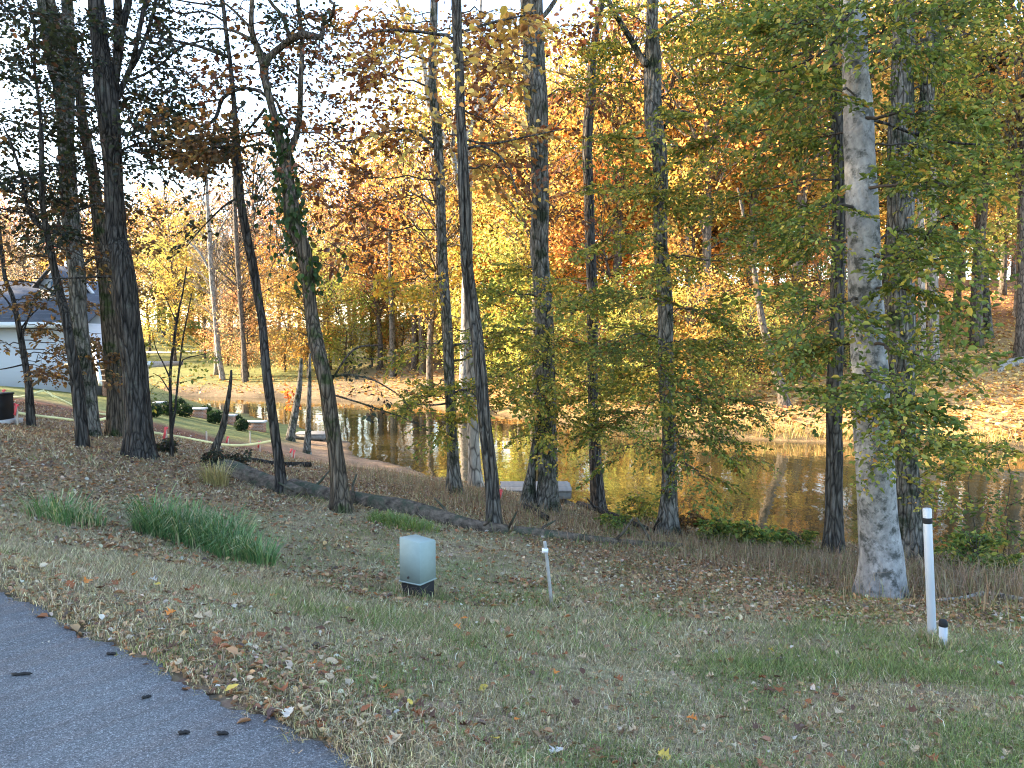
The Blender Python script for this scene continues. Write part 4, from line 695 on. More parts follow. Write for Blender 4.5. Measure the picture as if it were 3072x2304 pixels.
far_trunk('second_pale_bank_tree', 'narrow pale trunk nearly touching the ridged oak, downhill of another pale trunk', [(2768,1110,24),(2766,1000,21),(2764,850,20),(2762,650,17)], M['pale'], seed=38)
far_trunk('slanting_bank_tree', 'short dark slanting trunk above the far shore casting a long shadow', [(2355,1219,36),(2340,1150,30),(2317,1081,26),(2290,980,22),(2270,860,17)], M['far_bark'], seed=39)
far_trunk('thin_bank_tree', 'thin straight trunk on the far bank between the leafy grey tree and the slanting one', [(2148,1063,21),(2147,1002,18),(2146,900,16),(2143,760,14)], M['far_bark'], seed=40)
far_trunk('short_bank_tree', 'grey trunk on the far bank directly uphill of the slanting one', [(2285,1117,27),(2275,1040,22),(2262,930,18),(2250,800,14)], M['far_bark'], seed=41)
far_trunk('mid_bank_tree', 'slim trunk standing on the far bank behind the slim dark tree', [(1560,1080,16),(1558,980,14),(1556,850,12),(1554,700,9)], M['pale'], seed=42)
far_trunk('bank_tree', 'slim grey trunk on the far bank left of the straight grey tree', [(1180,1130,22),(1178,1040,19),(1175,900,17),(1170,720,13)], M['grey'], seed=61)
far_trunk('bank_tree', 'dark trunk on the far bank just left of the straight grey tree', [(1268,1120,20),(1266,1030,17),(1262,900,15),(1258,700,12)], M['far_bark'], seed=62)
far_trunk('bank_tree', 'sunlit trunk on the far bank between the stout grey and slim dark trees', [(1702,1140,22),(1700,1040,19),(1698,900,17),(1690,700,13)], M['pale'], seed=63)
far_trunk('bank_tree', 'grey trunk on the far bank right of the slim dark tree', [(1862,1150,24),(1860,1050,20),(1857,900,17),(1850,700,13)], M['grey'], seed=64)
far_trunk('bank_tree', 'pale trunk on the far bank right of the leafy grey tree', [(2070,1150,22),(2068,1050,19),(2064,900,16),(2060,700,12)], M['pale'], seed=65)
far_trunk('hazy_lawn_tree', 'dark trunk at the edge of the green lawn beyond the pond', [(575,1005,16),(574,930,14),(572,850,13),(570,740,9)], M['far_bark'], seed=43)
far_trunk('tall_lawn_tree', 'grey trunk standing far up the green lawn by the path', [(492,1010,16),(490,930,14),(488,840,13),(486,720,9)], M['grey'], seed=44)
# stump and log on the far bank
g = hit(2208/3, 1108/3); st = MB(); rr = 18/3 * mpp(g[1]); th = np.linspace(0, 2*math.pi, 14, endpoint=False)
st.tube(np.array([[0,0,-.2],[0,0,.0],[0,0,.12],[0,0,.35],[.02,0,.55]]), [rr*1.5, rr*1.35, rr*1.1, rr, rr*.97], 14)
o = st.build('tree_stump', M['pale'], None, True); o.location = g; tag(o, 'pale low tree stump on the far bank', 'stump')
def log(name, label, pts, m_, cat='log', lift=.35, sides=14, seed=0, lump=.10, d=None, stubs=0):
    rows = []
    for x, y, w in pts:
        q = hit(x / 3, y / 3); r_ = w / 6 * mpp(q[1]); rows.append((q[0], q[1], q[2] + r_ * lift, r_))
    rows = np.array(rows); base = rows[0, :3].copy(); root = thing(name, base, label, cat)
    trunk_part('trunk_piece' if cat == 'log' else 'stem', rows, m_, root, base, .09, sides, .10, 0, seed=seed, lump=lump)
    for k in range(stubs):
        q = rows[rng.integers(1, len(rows))]; a = rng.uniform(0, 6.28); e = q[:3] + np.array([math.cos(a) * .3, math.sin(a) * .3, rng.uniform(.15, .4)]) * (1 + q[3])
        mb = MB(); mb.tube(np.array([q[:3], (q[:3] + e) / 2 + rng.normal(0, .03, 3), e]) - base, [.03, .022, .012], 6); mb.build('broken_branch', m_, root, True)
    return root
log('fallen_log', 'sunlit fallen log lying on the far bank at the right edge', [(2985,1115,26),(3020,1100,30),(3060,1092,30),(3110,1085,28)], M['pale'], seed=50)
# ------------------------------------------------------------------ house and terrace across the slope
M['siding'] = None
m, nt, p = mat('white_siding'); tc = nd(nt, 'ShaderNodeTexCoord'); sx = nd(nt, 'ShaderNodeSeparateXYZ'); nt.links.new(tc.outputs['Object'], sx.inputs[0])
mm = nd(nt, 'ShaderNodeMath', operation='MULTIPLY'); nt.links.new(sx.outputs['Z'], mm.inputs[0]); mm.inputs[1].default_value = 6.5
fr = nd(nt, 'ShaderNodeMath', operation='FRACT'); nt.links.new(mm.outputs[0], fr.inputs[0])
bb = nd(nt, 'ShaderNodeBump', Strength=.5, Distance=.03); nt.links.new(fr.outputs[0], bb.inputs['Height']); nt.links.new(bb.outputs['Normal'], p.inputs['Normal'])
p.inputs['Base Color'].default_value = (.46, .47, .49, 1); p.inputs['Roughness'].default_value = .6; M['siding'] = m
m, nt, p = mat('slate_shingles'); tc = nd(nt, 'ShaderNodeTexCoord'); br = nd(nt, 'ShaderNodeTexBrick', Scale=1.0); mp = nd(nt, 'ShaderNodeMapping'); mp.inputs['Scale'].default_value = (3, 3, 3)
nt.links.new(tc.outputs['Object'], mp.inputs['Vector']); nt.links.new(mp.outputs['Vector'], br.inputs['Vector'])
br.inputs['Color1'].default_value = (.045, .05, .062, 1); br.inputs['Color2'].default_value = (.075, .08, .095, 1); br.inputs['Mortar'].default_value = (.03, .03, .035, 1); br.inputs['Brick Width'].default_value = .9; br.inputs['Row Height'].default_value = .42
nt.links.new(br.outputs['Color'], p.inputs['Base Color']); p.inputs['Roughness'].default_value = .85; M['slate'] = m
m, nt, p = mat('red_brick'); tc = nd(nt, 'ShaderNodeTexCoord'); br = nd(nt, 'ShaderNodeTexBrick', Scale=4.0); mp = nd(nt, 'ShaderNodeMapping'); mp.inputs['Rotation'].default_value = (math.pi/2, 0, 0)
nt.links.new(tc.outputs['Object'], mp.inputs['Vector']); nt.links.new(mp.outputs['Vector'], br.inputs['Vector']); br.inputs['Color1'].default_value = (.22, .10, .06, 1); br.inputs['Color2'].default_value = (.30, .15, .09, 1); br.inputs['Mortar'].default_value = (.35, .32, .28, 1)
nt.links.new(br.outputs['Color'], p.inputs['Base Color']); p.inputs['Roughness'].default_value = .9; M['brick'] = m
M['white'] = simple('white_paint', (.60, .61, .62), .5, .04); M['trimdark'] = simple('dark_wood', (.05, .04, .035), .7); M['wood'] = simple('weathered_wood', (.30, .25, .20), .85, .25, 9, .3); M['greywood'] = simple('grey_deck_boards', (.17, .163, .15), .85, .25, 9, .3)
M['concrete'] = simple('pale_concrete', (.42, .41, .40), .85, .1, 5); M['glass'] = simple('window_glass', (.10, .16, .22), .08, .1, spec=.8); M['beige'] = simple('beige_door', (.42, .38, .30), .6, .05); M['black'] = simple('black_plastic', (.012, .012, .013), .8, .2)
HY = 40.0
def hx(u, d=HY): return (u - 512) / FPX * d
def hz(v, d=HY): return CAMZ + (340 - v) / FPX * d
x0, x1 = hx(-260), hx(86); base = np.array([hx(40), HY, Hs(hx(40), HY)])
ho = thing('house', base, 'white sided house with a dark slate roof and raised rear deck, behind the left trees', 'house')
def hb(): return MB()
def hput(mb, name, mt, parent=ho):
    mb.V = [v - base for v in mb.V]; return mb.build(name, mt, parent)
hput(hb().box(x0, x1, HY, HY + 4.6, -3.2, 2.45), 'wall', M['siding'])
# main roof: gable along X
def gable_x(xa, xb, ya, yb, ze, zr, th=.16):
    ym = yb - 1.0; V = []
    for x in (xa, xb): V += [(x, ya, ze), (x, ym, zr), (x, yb, ze), (x, yb, ze + th), (x, ym, zr + th), (x, ya, ze + th)]
    q = np.array([(0,1,7,6),(1,2,8,7),(5,11,10,4),(4,10,9,3),(0,6,11,5),(2,3,9,8)]); e = np.array([(0,5,4,1),(1,4,3,2),(6,7,10,11),(7,8,9,10)]); return np.array(V), [q, e]
rf = MB().add(*gable_x(x0 - .4, x1 + .35, HY - .5, HY + 5.0, 2.35, 4.7)); roof = hput(rf, 'roof', M['slate'])
hput(hb().box(x0 - .4, x1 + .35, HY - .56, HY - .503, 2.22, 2.50), 'gutter', M['white'])
hput(hb().box(hx(32), hx(35.5), 43.2, 44.0, 4.0, 5.9), 'chimney', M['white'], roof)
# cross gable dormer
def gable_y(xa, xb, ya, yb, ze, zr, th=.12, ov=.2):
    xm = (xa + xb) / 2; V = []
    for y in (ya, yb): V += [(xa - ov, y, ze), (xm, y, zr), (xb + ov, y, ze), (xb + ov, y, ze + th), (xm, y, zr + th), (xa - ov, y, ze + th)]
    q = np.array([(0,6,7,1),(1,7,8,2),(5,4,10,11),(4,3,9,10),(0,5,11,6),(2,8,9,3)]); e = np.array([(0,1,4,5),(1,2,3,4),(6,11,10,7),(7,10,9,8)]); return np.array(V), [q, e]
def gable_wall(xa, xb, y, zb, ze, zr, t=.1):
    xm = (xa + xb) / 2; pr = [(xa, zb), (xb, zb), (xb, ze), (xm, zr), (xa, ze)]; V = [(a, y, c) for a, c in pr] + [(a, y + t, c) for a, c in pr]
    return np.array(V), [np.array([[0,1,2,3,4]]), np.array([[9,8,7,6,5]]), np.array([(i, 5 + i, 5 + (i+1) % 5, (i+1) % 5) for i in range(5)])]
hput(MB().add(*gable_wall(hx(18), hx(50), 42.0, 3.0, 4.45, 5.5)), 'dormer_wall', M['siding']); dr = hput(MB().add(*gable_y(hx(18), hx(50), 41.75, 44.2, 4.35, 5.48)), 'dormer_roof', M['slate'])
hput(hb().box(hx(31), hx(38), 41.93, 41.99, 3.9, 4.7), 'dormer_window', M['glass'])
# right wing with gable, porch roof trim, deck
wx0, wx1 = hx(76, 43), hx(108, 43)
hput(MB().add(*gable_wall(wx0, wx1, 43.0, -3.2, 3.1, 4.6, 1.2)), 'wing_wall', M['siding']); hput(MB().add(*gable_y(wx0, wx1, 42.6, 44.6, 3.0, 4.55, .14, .35)), 'wing_roof', M['slate'])
for s_ in (-1, 1):
    xm = (wx0 + wx1) / 2; xe = wx0 - .4 if s_ < 0 else wx1 + .4; V = [(xe, 42.55, 2.75), (xm, 42.55, 4.45), (xm, 42.55, 4.75), (xe, 42.55, 3.05)]; V = V + [(a, 42.59, c) for a, b_, c in V]
    hput(MB().add(np.array(V), [np.array([(0,1,2,3),(7,6,5,4),(0,4,5,1),(1,5,6,2),(2,6,7,3),(3,7,4,0)])]), 'rake_board', M['white'])
for ua, ub in ((88, 92.5), (98, 104.5)): 
    w_ = hput(hb().box(hx(ua, 43), hx(ub, 43), 42.9, 42.98, .9, 2.2), 'window', M['glass']); hput(hb().box(hx(ua, 43) - .08, hx(ub, 43) + .08, 42.84, 42.9, 2.2, 2.32).box(hx(ua, 43) - .08, hx(ub, 43) + .08, 42.82, 42.9, .78, .9), 'frame', M['white'], w_)
dz = .45; dx0, dx1 = hx(87), hx(147, 39)
hput(hb().box(x1 - .2, dx1 + .2, 38.4, 42.8, dz - .22, dz), 'deck', M['wood'])
for k in range(5): hput(hb().box(hx(87.5, 38.4), hx(98, 38.4), 38.38, 38.42, dz + .15 + k * .2, dz + .22 + k * .2), 'rail', M['trimdark'])
for u_ in (87.5, 93, 98): hput(hb().box(hx(u_, 38.4) - .05, hx(u_, 38.4) + .05, 38.42, 38.52, dz, dz + 1.1), 'rail_post', M['trimdark'])
for u_ in (146, 121): hput(hb().box(hx(u_, 38.6) - .09, hx(u_, 38.6) + .09, 38.5, 38.68, -3.0, dz - .22), 'deck_post', M['wood'])
hput(hb().box(dx1 - 1.4, dx1 + .5, 38.2, 38.4, dz - .05, dz + .12), 'deck_beam', M['white'])
hput(hb().box(hx(101.5, 39.5), hx(110, 39.5), 39.5, 42.9, -3.2, dz - .23), 'brick_pier', M['brick']); dr_ = hput(hb().box(hx(88.5, 42), hx(94.5, 42), 42.5, 42.99, -2, .1), 'door', M['beige']); hput(hb().box(hx(93.6, 42), hx(94, 42), 42.44, 42.5, -1.0, -.8), 'door_handle', M['trimdark'], dr_)
a, b_ = P(93.5, 349, 38.2), P(100.5, 386, 36.4); wv = np.array([.09, 0, 0]); hv = np.array([0, 0, .28])
for k in range(2):
    o_ = np.array([k * .9, 0, 0]); V = [a + o_ - wv, a + o_ + wv, b_ + o_ + wv, b_ + o_ - wv]; V = V + [q + hv for q in V]
    hput(MB().add(np.array(V), [np.array([(0,3,2,1),(4,5,6,7),(0,1,5,4),(1,2,6,5),(2,3,7,6),(3,0,4,7)])]), 'stair_stringer', M['white'])
for k in range(7):
    q = a + (b_ - a) * (k + .5) / 7; hput(hb().box(q[0] + .09, q[0] + .81, q[1] - .14, q[1] + .14, q[2] + .1, q[2] + .14), 'stair_tread', M['wood'])
# clipped round shrubs and low walls stepping to the water
M['box_leaf'] = M['leaf']
def ball_shrub(x, y, r_, label, pal, n=1500, leaf=.07, group='clipped ball shrubs by the terrace', name='round_shrub', squash=.95, w=1.0):
    z = Hs(x, y); root = thing(name, (x, y, z), label, 'shrub', group); r3 = np.random.default_rng(int(abs(x) * 100))
    th = np.arccos(r3.uniform(-.85, 1, n)); ph_ = r3.uniform(0, 6.28, n); rr_ = .92 * r_ * (1 + .10 * np.sin(3 * ph_ + x) + .08 * np.sin(5 * th + y) + .06 * np.sin(7 * ph_)) * r3.uniform(.65, 1.14, n)
    d_ = np.stack([np.sin(th) * np.cos(ph_), np.sin(th) * np.sin(ph_), np.cos(th)], -1); pos = d_ * rr_[:, None] * [w, w, squash] + [0, 0, r_ * .85]
    L = leaf * r3.uniform(.7, 1.3, n); V, F, c_ = leaf_mesh(pos, r3.normal(0, 1, (n, 3)), d_ + r3.normal(0, .5, (n, 3)), L, L * .7, palette(pal, n)); mk('foliage', V, F, M['leaf'], root, c_)
    mb = MB()
    for k in range(5): a_ = k * 1.257; mb.tube(np.array([[0, 0, -.05], [.1 * r_ * math.cos(a_), .1 * r_ * math.sin(a_), .3 * r_], [.5 * r_ * math.cos(a_), .5 * r_ * math.sin(a_), r_ * 1.1]]), [.03, .02, .008], 5)
    mb.build('stems', M['twig'], root); return root
BOX = [((.018,.04,.015),4),((.03,.06,.02),2)]
for (sx_, sy_, pr, lab) in [(462,1243,22,'dark clipped shrub half hidden by the thickest dark trunk'),(508,1237,25,'clipped ball shrub directly behind the two stemmed sapling'),(537,1222,20,'smaller clipped ball shrub just above another, beside the sapling'),(556,1242,22,'clipped ball shrub right of the sapling, front one of its pair'),(619,1243,19,'rear clipped ball shrub of the middle pair by the low walls'),(645,1262,22,'front clipped ball shrub of the middle pair by the low walls'),(708,1268,17,'rear clipped ball shrub of the last pair above the water'),(725,1285,20,'front clipped ball shrub of the last pair above the water')]:
    g = hit(sx_ / 3, (sy_ + pr * .4) / 3); ball_shrub(g[0], g[1], pr / 3 * mpp(g[1]), lab, BOX, 1300, .075)
for (xa, xb, y_, lab) in [(569,616,1252,'low wall with pale cap between the first and middle shrub pairs'),(662,706,1272,'low wall with pale cap between the middle and last shrub pairs'),(742,795,1292,'low reddish wall with pale cap nearest the water'),(468,492,1235,'short low wall with pale cap left of the sapling')]:
    g = hit((xa + xb) / 6, y_ / 3); s_ = mpp(g[1]); L = (xb - xa) / 3 * s_; root = thing('low_wall', g, lab, 'wall', 'low terrace walls')
    MB().box(-L/2, L/2, -.2, .2, -.4, .36, bevel=.02).build('wall_body', M['brick'], root); MB().box(-L/2 - .05, L/2 + .05, -.25, .25, .363, .44, bevel=.015).build('cap_stone', M['concrete'], root)
# docks: planks, beams, posts
def dock(name, label, x0, x1, y0, y1, z, pw=.16, rz=0):
    c_ = np.array([(x0 + x1) / 2, (y0 + y1) / 2, z]); root = thing(name, c_, label, 'dock', None, rz); W_, D_ = x1 - x0, y1 - y0
    n = int(D_ / pw); proto_ = None
    for k in range(n):
        y = -D_/2 + k * pw
        o = MB().box(-W_/2, W_/2, 0, pw - .012, -.04, 0, bevel=.006).build('plank', M['greywood'], root) if proto_ is None else proto_.copy()
        if proto_ is None: proto_ = o
        else: COL.objects.link(o); o.parent = root
        o.location = (rng.normal(0, .012), y, rng.normal(0, .003))
    for s_ in (-1, 1):
        MB().box(-W_/2 + .02, W_/2 - .02, s_ * (D_/2 - .05) - .03, s_ * (D_/2 - .05) + .03, -.24, -.045).build('beam', M['greywood'], root)
        MB().box(s_ * (W_/2 - .06) - .025, s_ * (W_/2 - .06) + .025, -D_/2 + .1, D_/2 - .1, -.22, -.046).build('beam', M['greywood'], root)
        for q in (-1, 1): MB().box(s_ * (W_/2 - .2) - .06, s_ * (W_/2 - .2) + .06, q * (D_/2 - .25) - .06, q * (D_/2 - .25) + .06, -1.6, -.05).build('post', M['trimdark'], root)
dock('dock', 'grey plank dock at the water behind the stout grey trunk', hx(500, 21.6), hx(572, 21.6), 21.3, 22.8, -2.5)
dock('small_landing', 'small pale landing at the water left of the vine covered tree', hx(294, 35), hx(326, 35), 34.6, 35.8, -2.55)
# far path on the lawn
g1, g2, g3 = hit(120, 352), hit(172, 352.5), hit(228, 348.5); pts = crom(np.array([g1, g2, g3]), 1.0); n = len(pts); side = np.array([0, .9, 0])
V = np.vstack([pts - side, pts + side]); V[:, 2] = H(V[:, 0], V[:, 1]) + .05; i = np.arange(n - 1)
tag(mk('path', V, np.stack([i, i + 1, n + i + 1, n + i], -1), M['concrete']), 'pale footpath crossing the far lawn', kind='structure')
# foundation shrub and dark box at the left edge
g = hit(12, 384); ball_shrub(g[0], g[1] - .6, .75, 'dark leafy shrub against the house wall', BOX + [((.25,.3,.3),.4)], 1400, .09, None, 'wall_shrub', .8, 1.5)
g = hit(78, 391); ball_shrub(g[0], g[1] - .5, .4, 'small low green shrub at the foot of the house wall', BOX, 700, .08, None, 'low_shrub', .6, 1.8)
g = hit(-4, 422); ub = thing('utility_box', g, 'dark box on a slab cut off by the left edge', 'utility box'); MB().box(-.45, .17, -.2, .4, .05, .62, bevel=.008).build('cabinet', M['black'], ub); MB().box(-.5, .32, -.3, .5, -.08, .05, bevel=.01).build('slab', M['concrete'], ub); MB().box(-.47, .19, -.22, .42, .622, .66, bevel=.012).build('lid', M['black'], ub)
# ------------------------------------------------------------------ survey stakes and barrier tape
M['stake'] = simple('stake_wood', (.55, .45, .36), .8, .15, 20); M['pink'] = simple('pink_ribbon', (.75, .10, .10), .6, .1); M['tape'] = simple('caution_tape', (.80, .72, .34), .5, .15, 3)
STK = {}
def stake(key, sx_, sbase, stop, label, ribbon=None, w=.045):
    g = hit(sx_ / 3, sbase / 3); h = (sbase - stop) / 3 * mpp(g[1]); root = thing('survey_stake', g, label, 'stake', 'survey stakes along the barrier tape'); lean = rng.normal(0, .03)
    V = []; 
    for z, k in ((-.15, .3), (0, 1), (h - .02, 1), (h, .8)):
        for a, b2 in ((-1,-1),(1,-1),(1,1),(-1,1)): V.append((a * w/2 * k + lean * z, b2 * w/3 * k, z))
    F = [np.array([(j*4+i, j*4+(i+1)%4, j*4+4+(i+1)%4, j*4+4+i) for j in range(3) for i in range(4)] + [(12,13,14,15)])]
    MB().add(np.array(V), F).build('post', M['stake'], root)
    if ribbon:
        z0, z1 = h * ribbon[0], h * ribbon[1]; mb = MB()
        mb.box(-w*.75, w*.75, -w*.6, w*.6, z1 - .05, z1)
        for s_ in (-.4,): 
            V = np.array([(s_*w, -w*.62, z1-.02), (s_*w + .05, -w*.62, z1-.02), (s_*w + .09*s_ + .05, -w*1.2, z0), (s_*w + .09*s_, -w*1.2, z0 + .03)]); mb.add(np.vstack([V, V + [0, -.004, 0]]), [np.array([(0,1,2,3),(7,6,5,4),(0,4,5,1),(1,5,6,2),(2,6,7,3),(3,7,4,0)])])
        mb.build('ribbon', M['pink'], root)
    STK[key] = (g, h); return root
stake(1, 14, 1232, 1168, 'orange stake nearest the left edge beside the upper tape', (.2, 1.0)); stake(2, 30, 1246, 1180, 'plain wooden stake second from the left edge')
stake(3, 44, 1262, 1206, 'stake with a bright pink ribbon left of the leftmost trunk', (.1, .95)); stake(4, 53, 1275, 1212, 'low stake with pink flagging touching the leftmost trunk', (.45, 1.0))
stake(5, 499, 1335, 1280, 'stake with long pink ribbon just left of the two stemmed sapling', (.3, 1.0)); stake(6, 620, 1327, 1293, 'plain stake behind the leaning snag')
stake(7, 684, 1334, 1309, 'short stake with pink top right of the leaning snag', (.2, 1.0)); stake(8, 738, 1291, 1268, 'small pink topped stake in front of the last clipped shrub', (.1, 1.0)); stake(9, 751, 1330, 1294, 'plain pale stake right of the last clipped shrub')
stake(10, 779, 1358, 1322, 'stake with orange flag left of the thin dark curving trunk', (.4, .95)); stake(11, 875, 1372, 1346, 'pale stake left one of the close pair between two dark trunks', (.5, 1.0)); stake(12, 883, 1378, 1350, 'pink stake right one of the close pair between two dark trunks', (.0, 1.0))
stake(13, 1503, 1500, 1468, 'pink flagged stake beside the dock and the split trunk', (.1, 1.0))
def tape(name, label, pts, w=.075):
    rows = np.array([P(x / 3, y / 3, d) for x, y, d in pts]); rows[:, 2] = np.maximum(rows[:, 2], H(rows[:, 0], rows[:, 1]) + .06); q = crom(rows, .25); q[:, 2] = np.maximum(q[:, 2], H(q[:, 0], q[:, 1]) + .05)
    n = len(q); tw = .5 * np.sin(np.arange(n) * .35) + .3; up = np.stack([0 * tw, np.sin(tw) * .6, np.cos(tw)], -1) * w / 2
    V = np.vstack([q - up, q + up, q - up + [0, .004, 0], q + up + [0, .004, 0]]); i = np.arange(n - 1)
    F = [np.vstack([np.stack([i, i + 1, n + i + 1, n + i], -1), np.stack([3*n + i, 3*n + i + 1, 2*n + i + 1, 2*n + i], -1), np.stack([n + i, n + i + 1, 3*n + i + 1, 3*n + i], -1), np.stack([2*n + i, 2*n + i + 1, i + 1, i], -1)])]
    base = q[0].copy(); o = mk(name, V - base, F, M['tape']); o.location = base; tag(o, label, 'barrier tape')
tape('barrier_tape', 'yellow white tape rising to a peak beside the leftmost trunk, above bare soil', [(-20,1186,24),(14,1189,24),(60,1190,23.5),(100,1180,23.5),(132,1171,23.5),(160,1188,24),(195,1205,24),(224,1220,24),(300,1242,25),(330,1246,25)])
tape('barrier_tape', 'lower sagging yellow white tape from the left edge past the leftmost trunk', [(15,1231,20.5),(44,1240,20.5),(86,1250,20.5),(130,1256,20.5),(180,1260,20.7),(225,1264,21),(280,1262,21.5),(325,1254,22)])
tape('barrier_tape', 'long low yellow white tape from the thick dark trunk past the leaning snag', [(455,1297,22),(500,1305,22),(545,1313,22),(620,1327,22.5),(670,1334,23),(720,1336,23.5),(770,1331,24),(815,1323,25)])
# ------------------------------------------------------------------ utility pedestal, stakes, pipes
m, nt, p = mat('pale_green_cover'); p.inputs['Base Color'].default_value = (.50, .56, .51, 1); p.inputs['Roughness'].default_value = .55; p.inputs['Specular IOR Level'].default_value = .2
tc = nd(nt, 'ShaderNodeTexCoord'); n1 = nd(nt, 'ShaderNodeTexNoise', Scale=9.0, Detail=8.0, Roughness=.7); sx = nd(nt, 'ShaderNodeSeparateXYZ'); nt.links.new(tc.outputs['Object'], n1.inputs['Vector'])
nt.links.new(ramp(nt, n1.outputs['Fac'], [(.3, (.205,.26,.245)), (.62, (.235,.295,.28)), (.75, (.17,.205,.195))]), p.inputs['Base Color']); M['cover'] = m
g = hit(418, 597); d = g[1]; pd = thing('utility_pedestal', g, 'pale green square utility pedestal on a black base in the grass', 'utility pedestal', None, math.radians(-32))
s_ = .268 * d / 8.0; hh = s_ / 2; zt_ = (1800 - 1752) / 3 * mpp(d); zh = (1800 - 1611) / 3 * mpp(d)
MB().box(-hh * .93, hh * .93, -hh * .93, hh * .93, -.15, zt_ + .01, bevel=.012).build('base', M['black'], pd)
cov = MB().box(-hh, hh, -hh, hh, zt_ + .012, zh, bevel=.007); V = cov.V[0]; top = V[:, 2] > zh - .001; V[top, 2] -= (V[top, 1] + hh + V[top, 0] + hh) * .10; V[(V[:, 2] > zh - .02) & ~top, 2] -= (V[(V[:, 2] > zh - .02) & ~top, 1] + hh + V[(V[:, 2] > zh - .02) & ~top, 0] + hh) * .10
cover = cov.build('cover', M['cover'], pd)
MB().box(-hh - .006, hh + .006, -hh - .006, hh + .006, zt_ + .014, zt_ + .026, bevel=.003).build('lower_rim', M['cover'], cover)
bl = MB(); bl.tube(np.array([[-hh * .1, -hh - .012, zt_ + .075], [-hh * .1, -hh + .01, zt_ + .075]]), [.012, .012], 10); bl.build('lock_bolt', M['trimdark'], cover)
def wood_stake(pts, label, w):
    g = hit(pts[0][0] / 3, pts[0][1] / 3); d = g[1]; root = thing('wooden_stake', g, label, 'stake'); q = crom(np.array([P(x / 3, y / 3, d) for x, y in pts]), .1) - g; q = np.vstack([q[0] - [0, 0, .12], q])
    V = []; 
    for a in q: V += [a + [-w/2, -w/3, 0], a + [w/2, -w/3, 0], a + [w/2, w/3, 0], a + [-w/2, w/3, 0]]
    n = len(q); F = [np.array([(j*4+i, j*4+(i+1)%4, j*4+4+(i+1)%4, j*4+4+i) for j in range(n-1) for i in range(4)] + [((n-1)*4, (n-1)*4+1, (n-1)*4+2, (n-1)*4+3)])]
    MB().add(np.array(V), F).build('post', M['stakegrey'], root); return root, q
M['stakegrey'] = simple('weathered_stake', (.26, .25, .23), .85, .2, 14, .2)
rt, q = wood_stake([(1655,1820),(1648,1745),(1641,1680),(1634,1624)], 'thin weathered stake leaning left in the grass by the utility pedestal', .033)
MB().box(-.03, .03, -.022, .022, -.02, .02).build('string_wrap', M['white'], rt).location = tuple(q[-1] - [-.004, 0, .09])
M['pvc'] = simple('pvc_pipe', (.34, .36, .38), .35, .05, 3); 
g = hit(2797/3, 1920/3); d = g[1]; pv = thing('pvc_pipe', g, 'tall white plastic pipe with a black band near its top', 'pipe'); a = g + [0, 0, -.15]; tp = P(2781/3, 1525/3, d); ax = tp - g; r_ = 25/6 * mpp(d)
def pt(f): return ax * f
pm = MB(); pm.tube(np.array([pt(-.12), pt(0), pt(.5), pt(.994), pt(1)]), [r_, r_, r_, r_, r_ * .86], 24); pm.build('pipe', M['pvc'], pv, True)
pm = MB(); pm.tube(np.array([pt(.888), pt(.892), pt(.927), pt(.931)]), [r_ * 1.02, r_ * 1.07, r_ * 1.07, r_ * 1.02], 24); pm.build('black_band', M['black'], pv, True)
g = hit(2829/3, 1945/3); d = g[1]; pv = thing('short_pipe', g, 'short white pipe stub with a black cap beside the tall white pipe', 'pipe'); hh2 = (1945 - 1876) / 3 * mpp(d); r_ = 24/6 * mpp(d)
pm = MB(); pm.tube(np.array([[0, 0, -.1], [0, 0, 0], [-.005, 0, hh2]]), [r_] * 3, 20); pm.build('pipe', M['pvc'], pv, True)
pm = MB(); pm.tube(np.array([[-.005, 0, hh2], [-.005, 0, hh2 + .012], [-.006, 0, hh2 + .035], [-.008, 0, hh2 + .055]]), [r_ * 1.04, r_ * 1.1, r_ * 1.08, r_ * .8], 20); pm.build('cap', M['black'], pv, True)
# ------------------------------------------------------------------ fallen logs and branches
log('fallen_log', 'thick smooth grey fallen log end left of the thin dark curving trunk', [(655,1410,50),(700,1425,62),(760,1448,64),(830,1472,58),(900,1492,46)], M['log'], seed=51, sides=20, stubs=1)
log('fallen_log', 'rough mossy fallen log lying between the vine covered tree and the thin dark trunk', [(870,1470,48),(930,1485,52),(990,1500,50),(1060,1512,46)], M['log'], seed=52, sides=18, stubs=2)
log('fallen_log', 'long rotten log running behind the utility pedestal to the split trunk', [(1050,1500,44),(1130,1525,54),(1200,1535,58),(1280,1555,56),(1360,1575,50),(1440,1590,44),(1520,1598,36)], M['log'], seed=53, sides=18, stubs=4)
log('fallen_log', 'low rotten log and debris right of the split trunk', [(1540,1598,30),(1620,1610,34),(1720,1620,32),(1840,1632,28),(1960,1640,24),(2050,1642,18)], M['log'], seed=54, sides=16, stubs=3)
log('fallen_branch', 'pale fallen branch beside the tall white pipe at the right edge', [(2820,1806,10),(2890,1803,14),(2950,1792,17),(3010,1800,18),(3080,1812,18)], M['pale'], 'branch', seed=55, sides=8, lift=1.2)
log('fallen_branch', 'dark broken branch on the ground below the stout grey trunk', [(1565,1528,16),(1600,1545,20),(1640,1568,18)], M['dark'], 'branch', seed=56, sides=8, lift=1.5)
log('fallen_branch', 'dark curved branch lying between the slim dark tree and the leafy grey tree', [(1735,1520,14),(1800,1545,18),(1880,1575,16),(1960,1600,12)], M['dark'], 'branch', seed=57, sides=8, lift=1.6, stubs=2)
log('fallen_branch', 'dark root like branch beyond the thin dark curving trunk', [(700,1390,14),(760,1385,12),(830,1398,14),(930,1402,16)], M['dark'], 'branch', seed=58, sides=8, lift=1.0)
log('fallen_branch', 'thin bare twig lying in the lawn before the pale beech', [(2240,1975,4),(2290,1985,5),(2360,1975,4)], M['pale'], 'branch', seed=59, sides=6, lift=2.0)
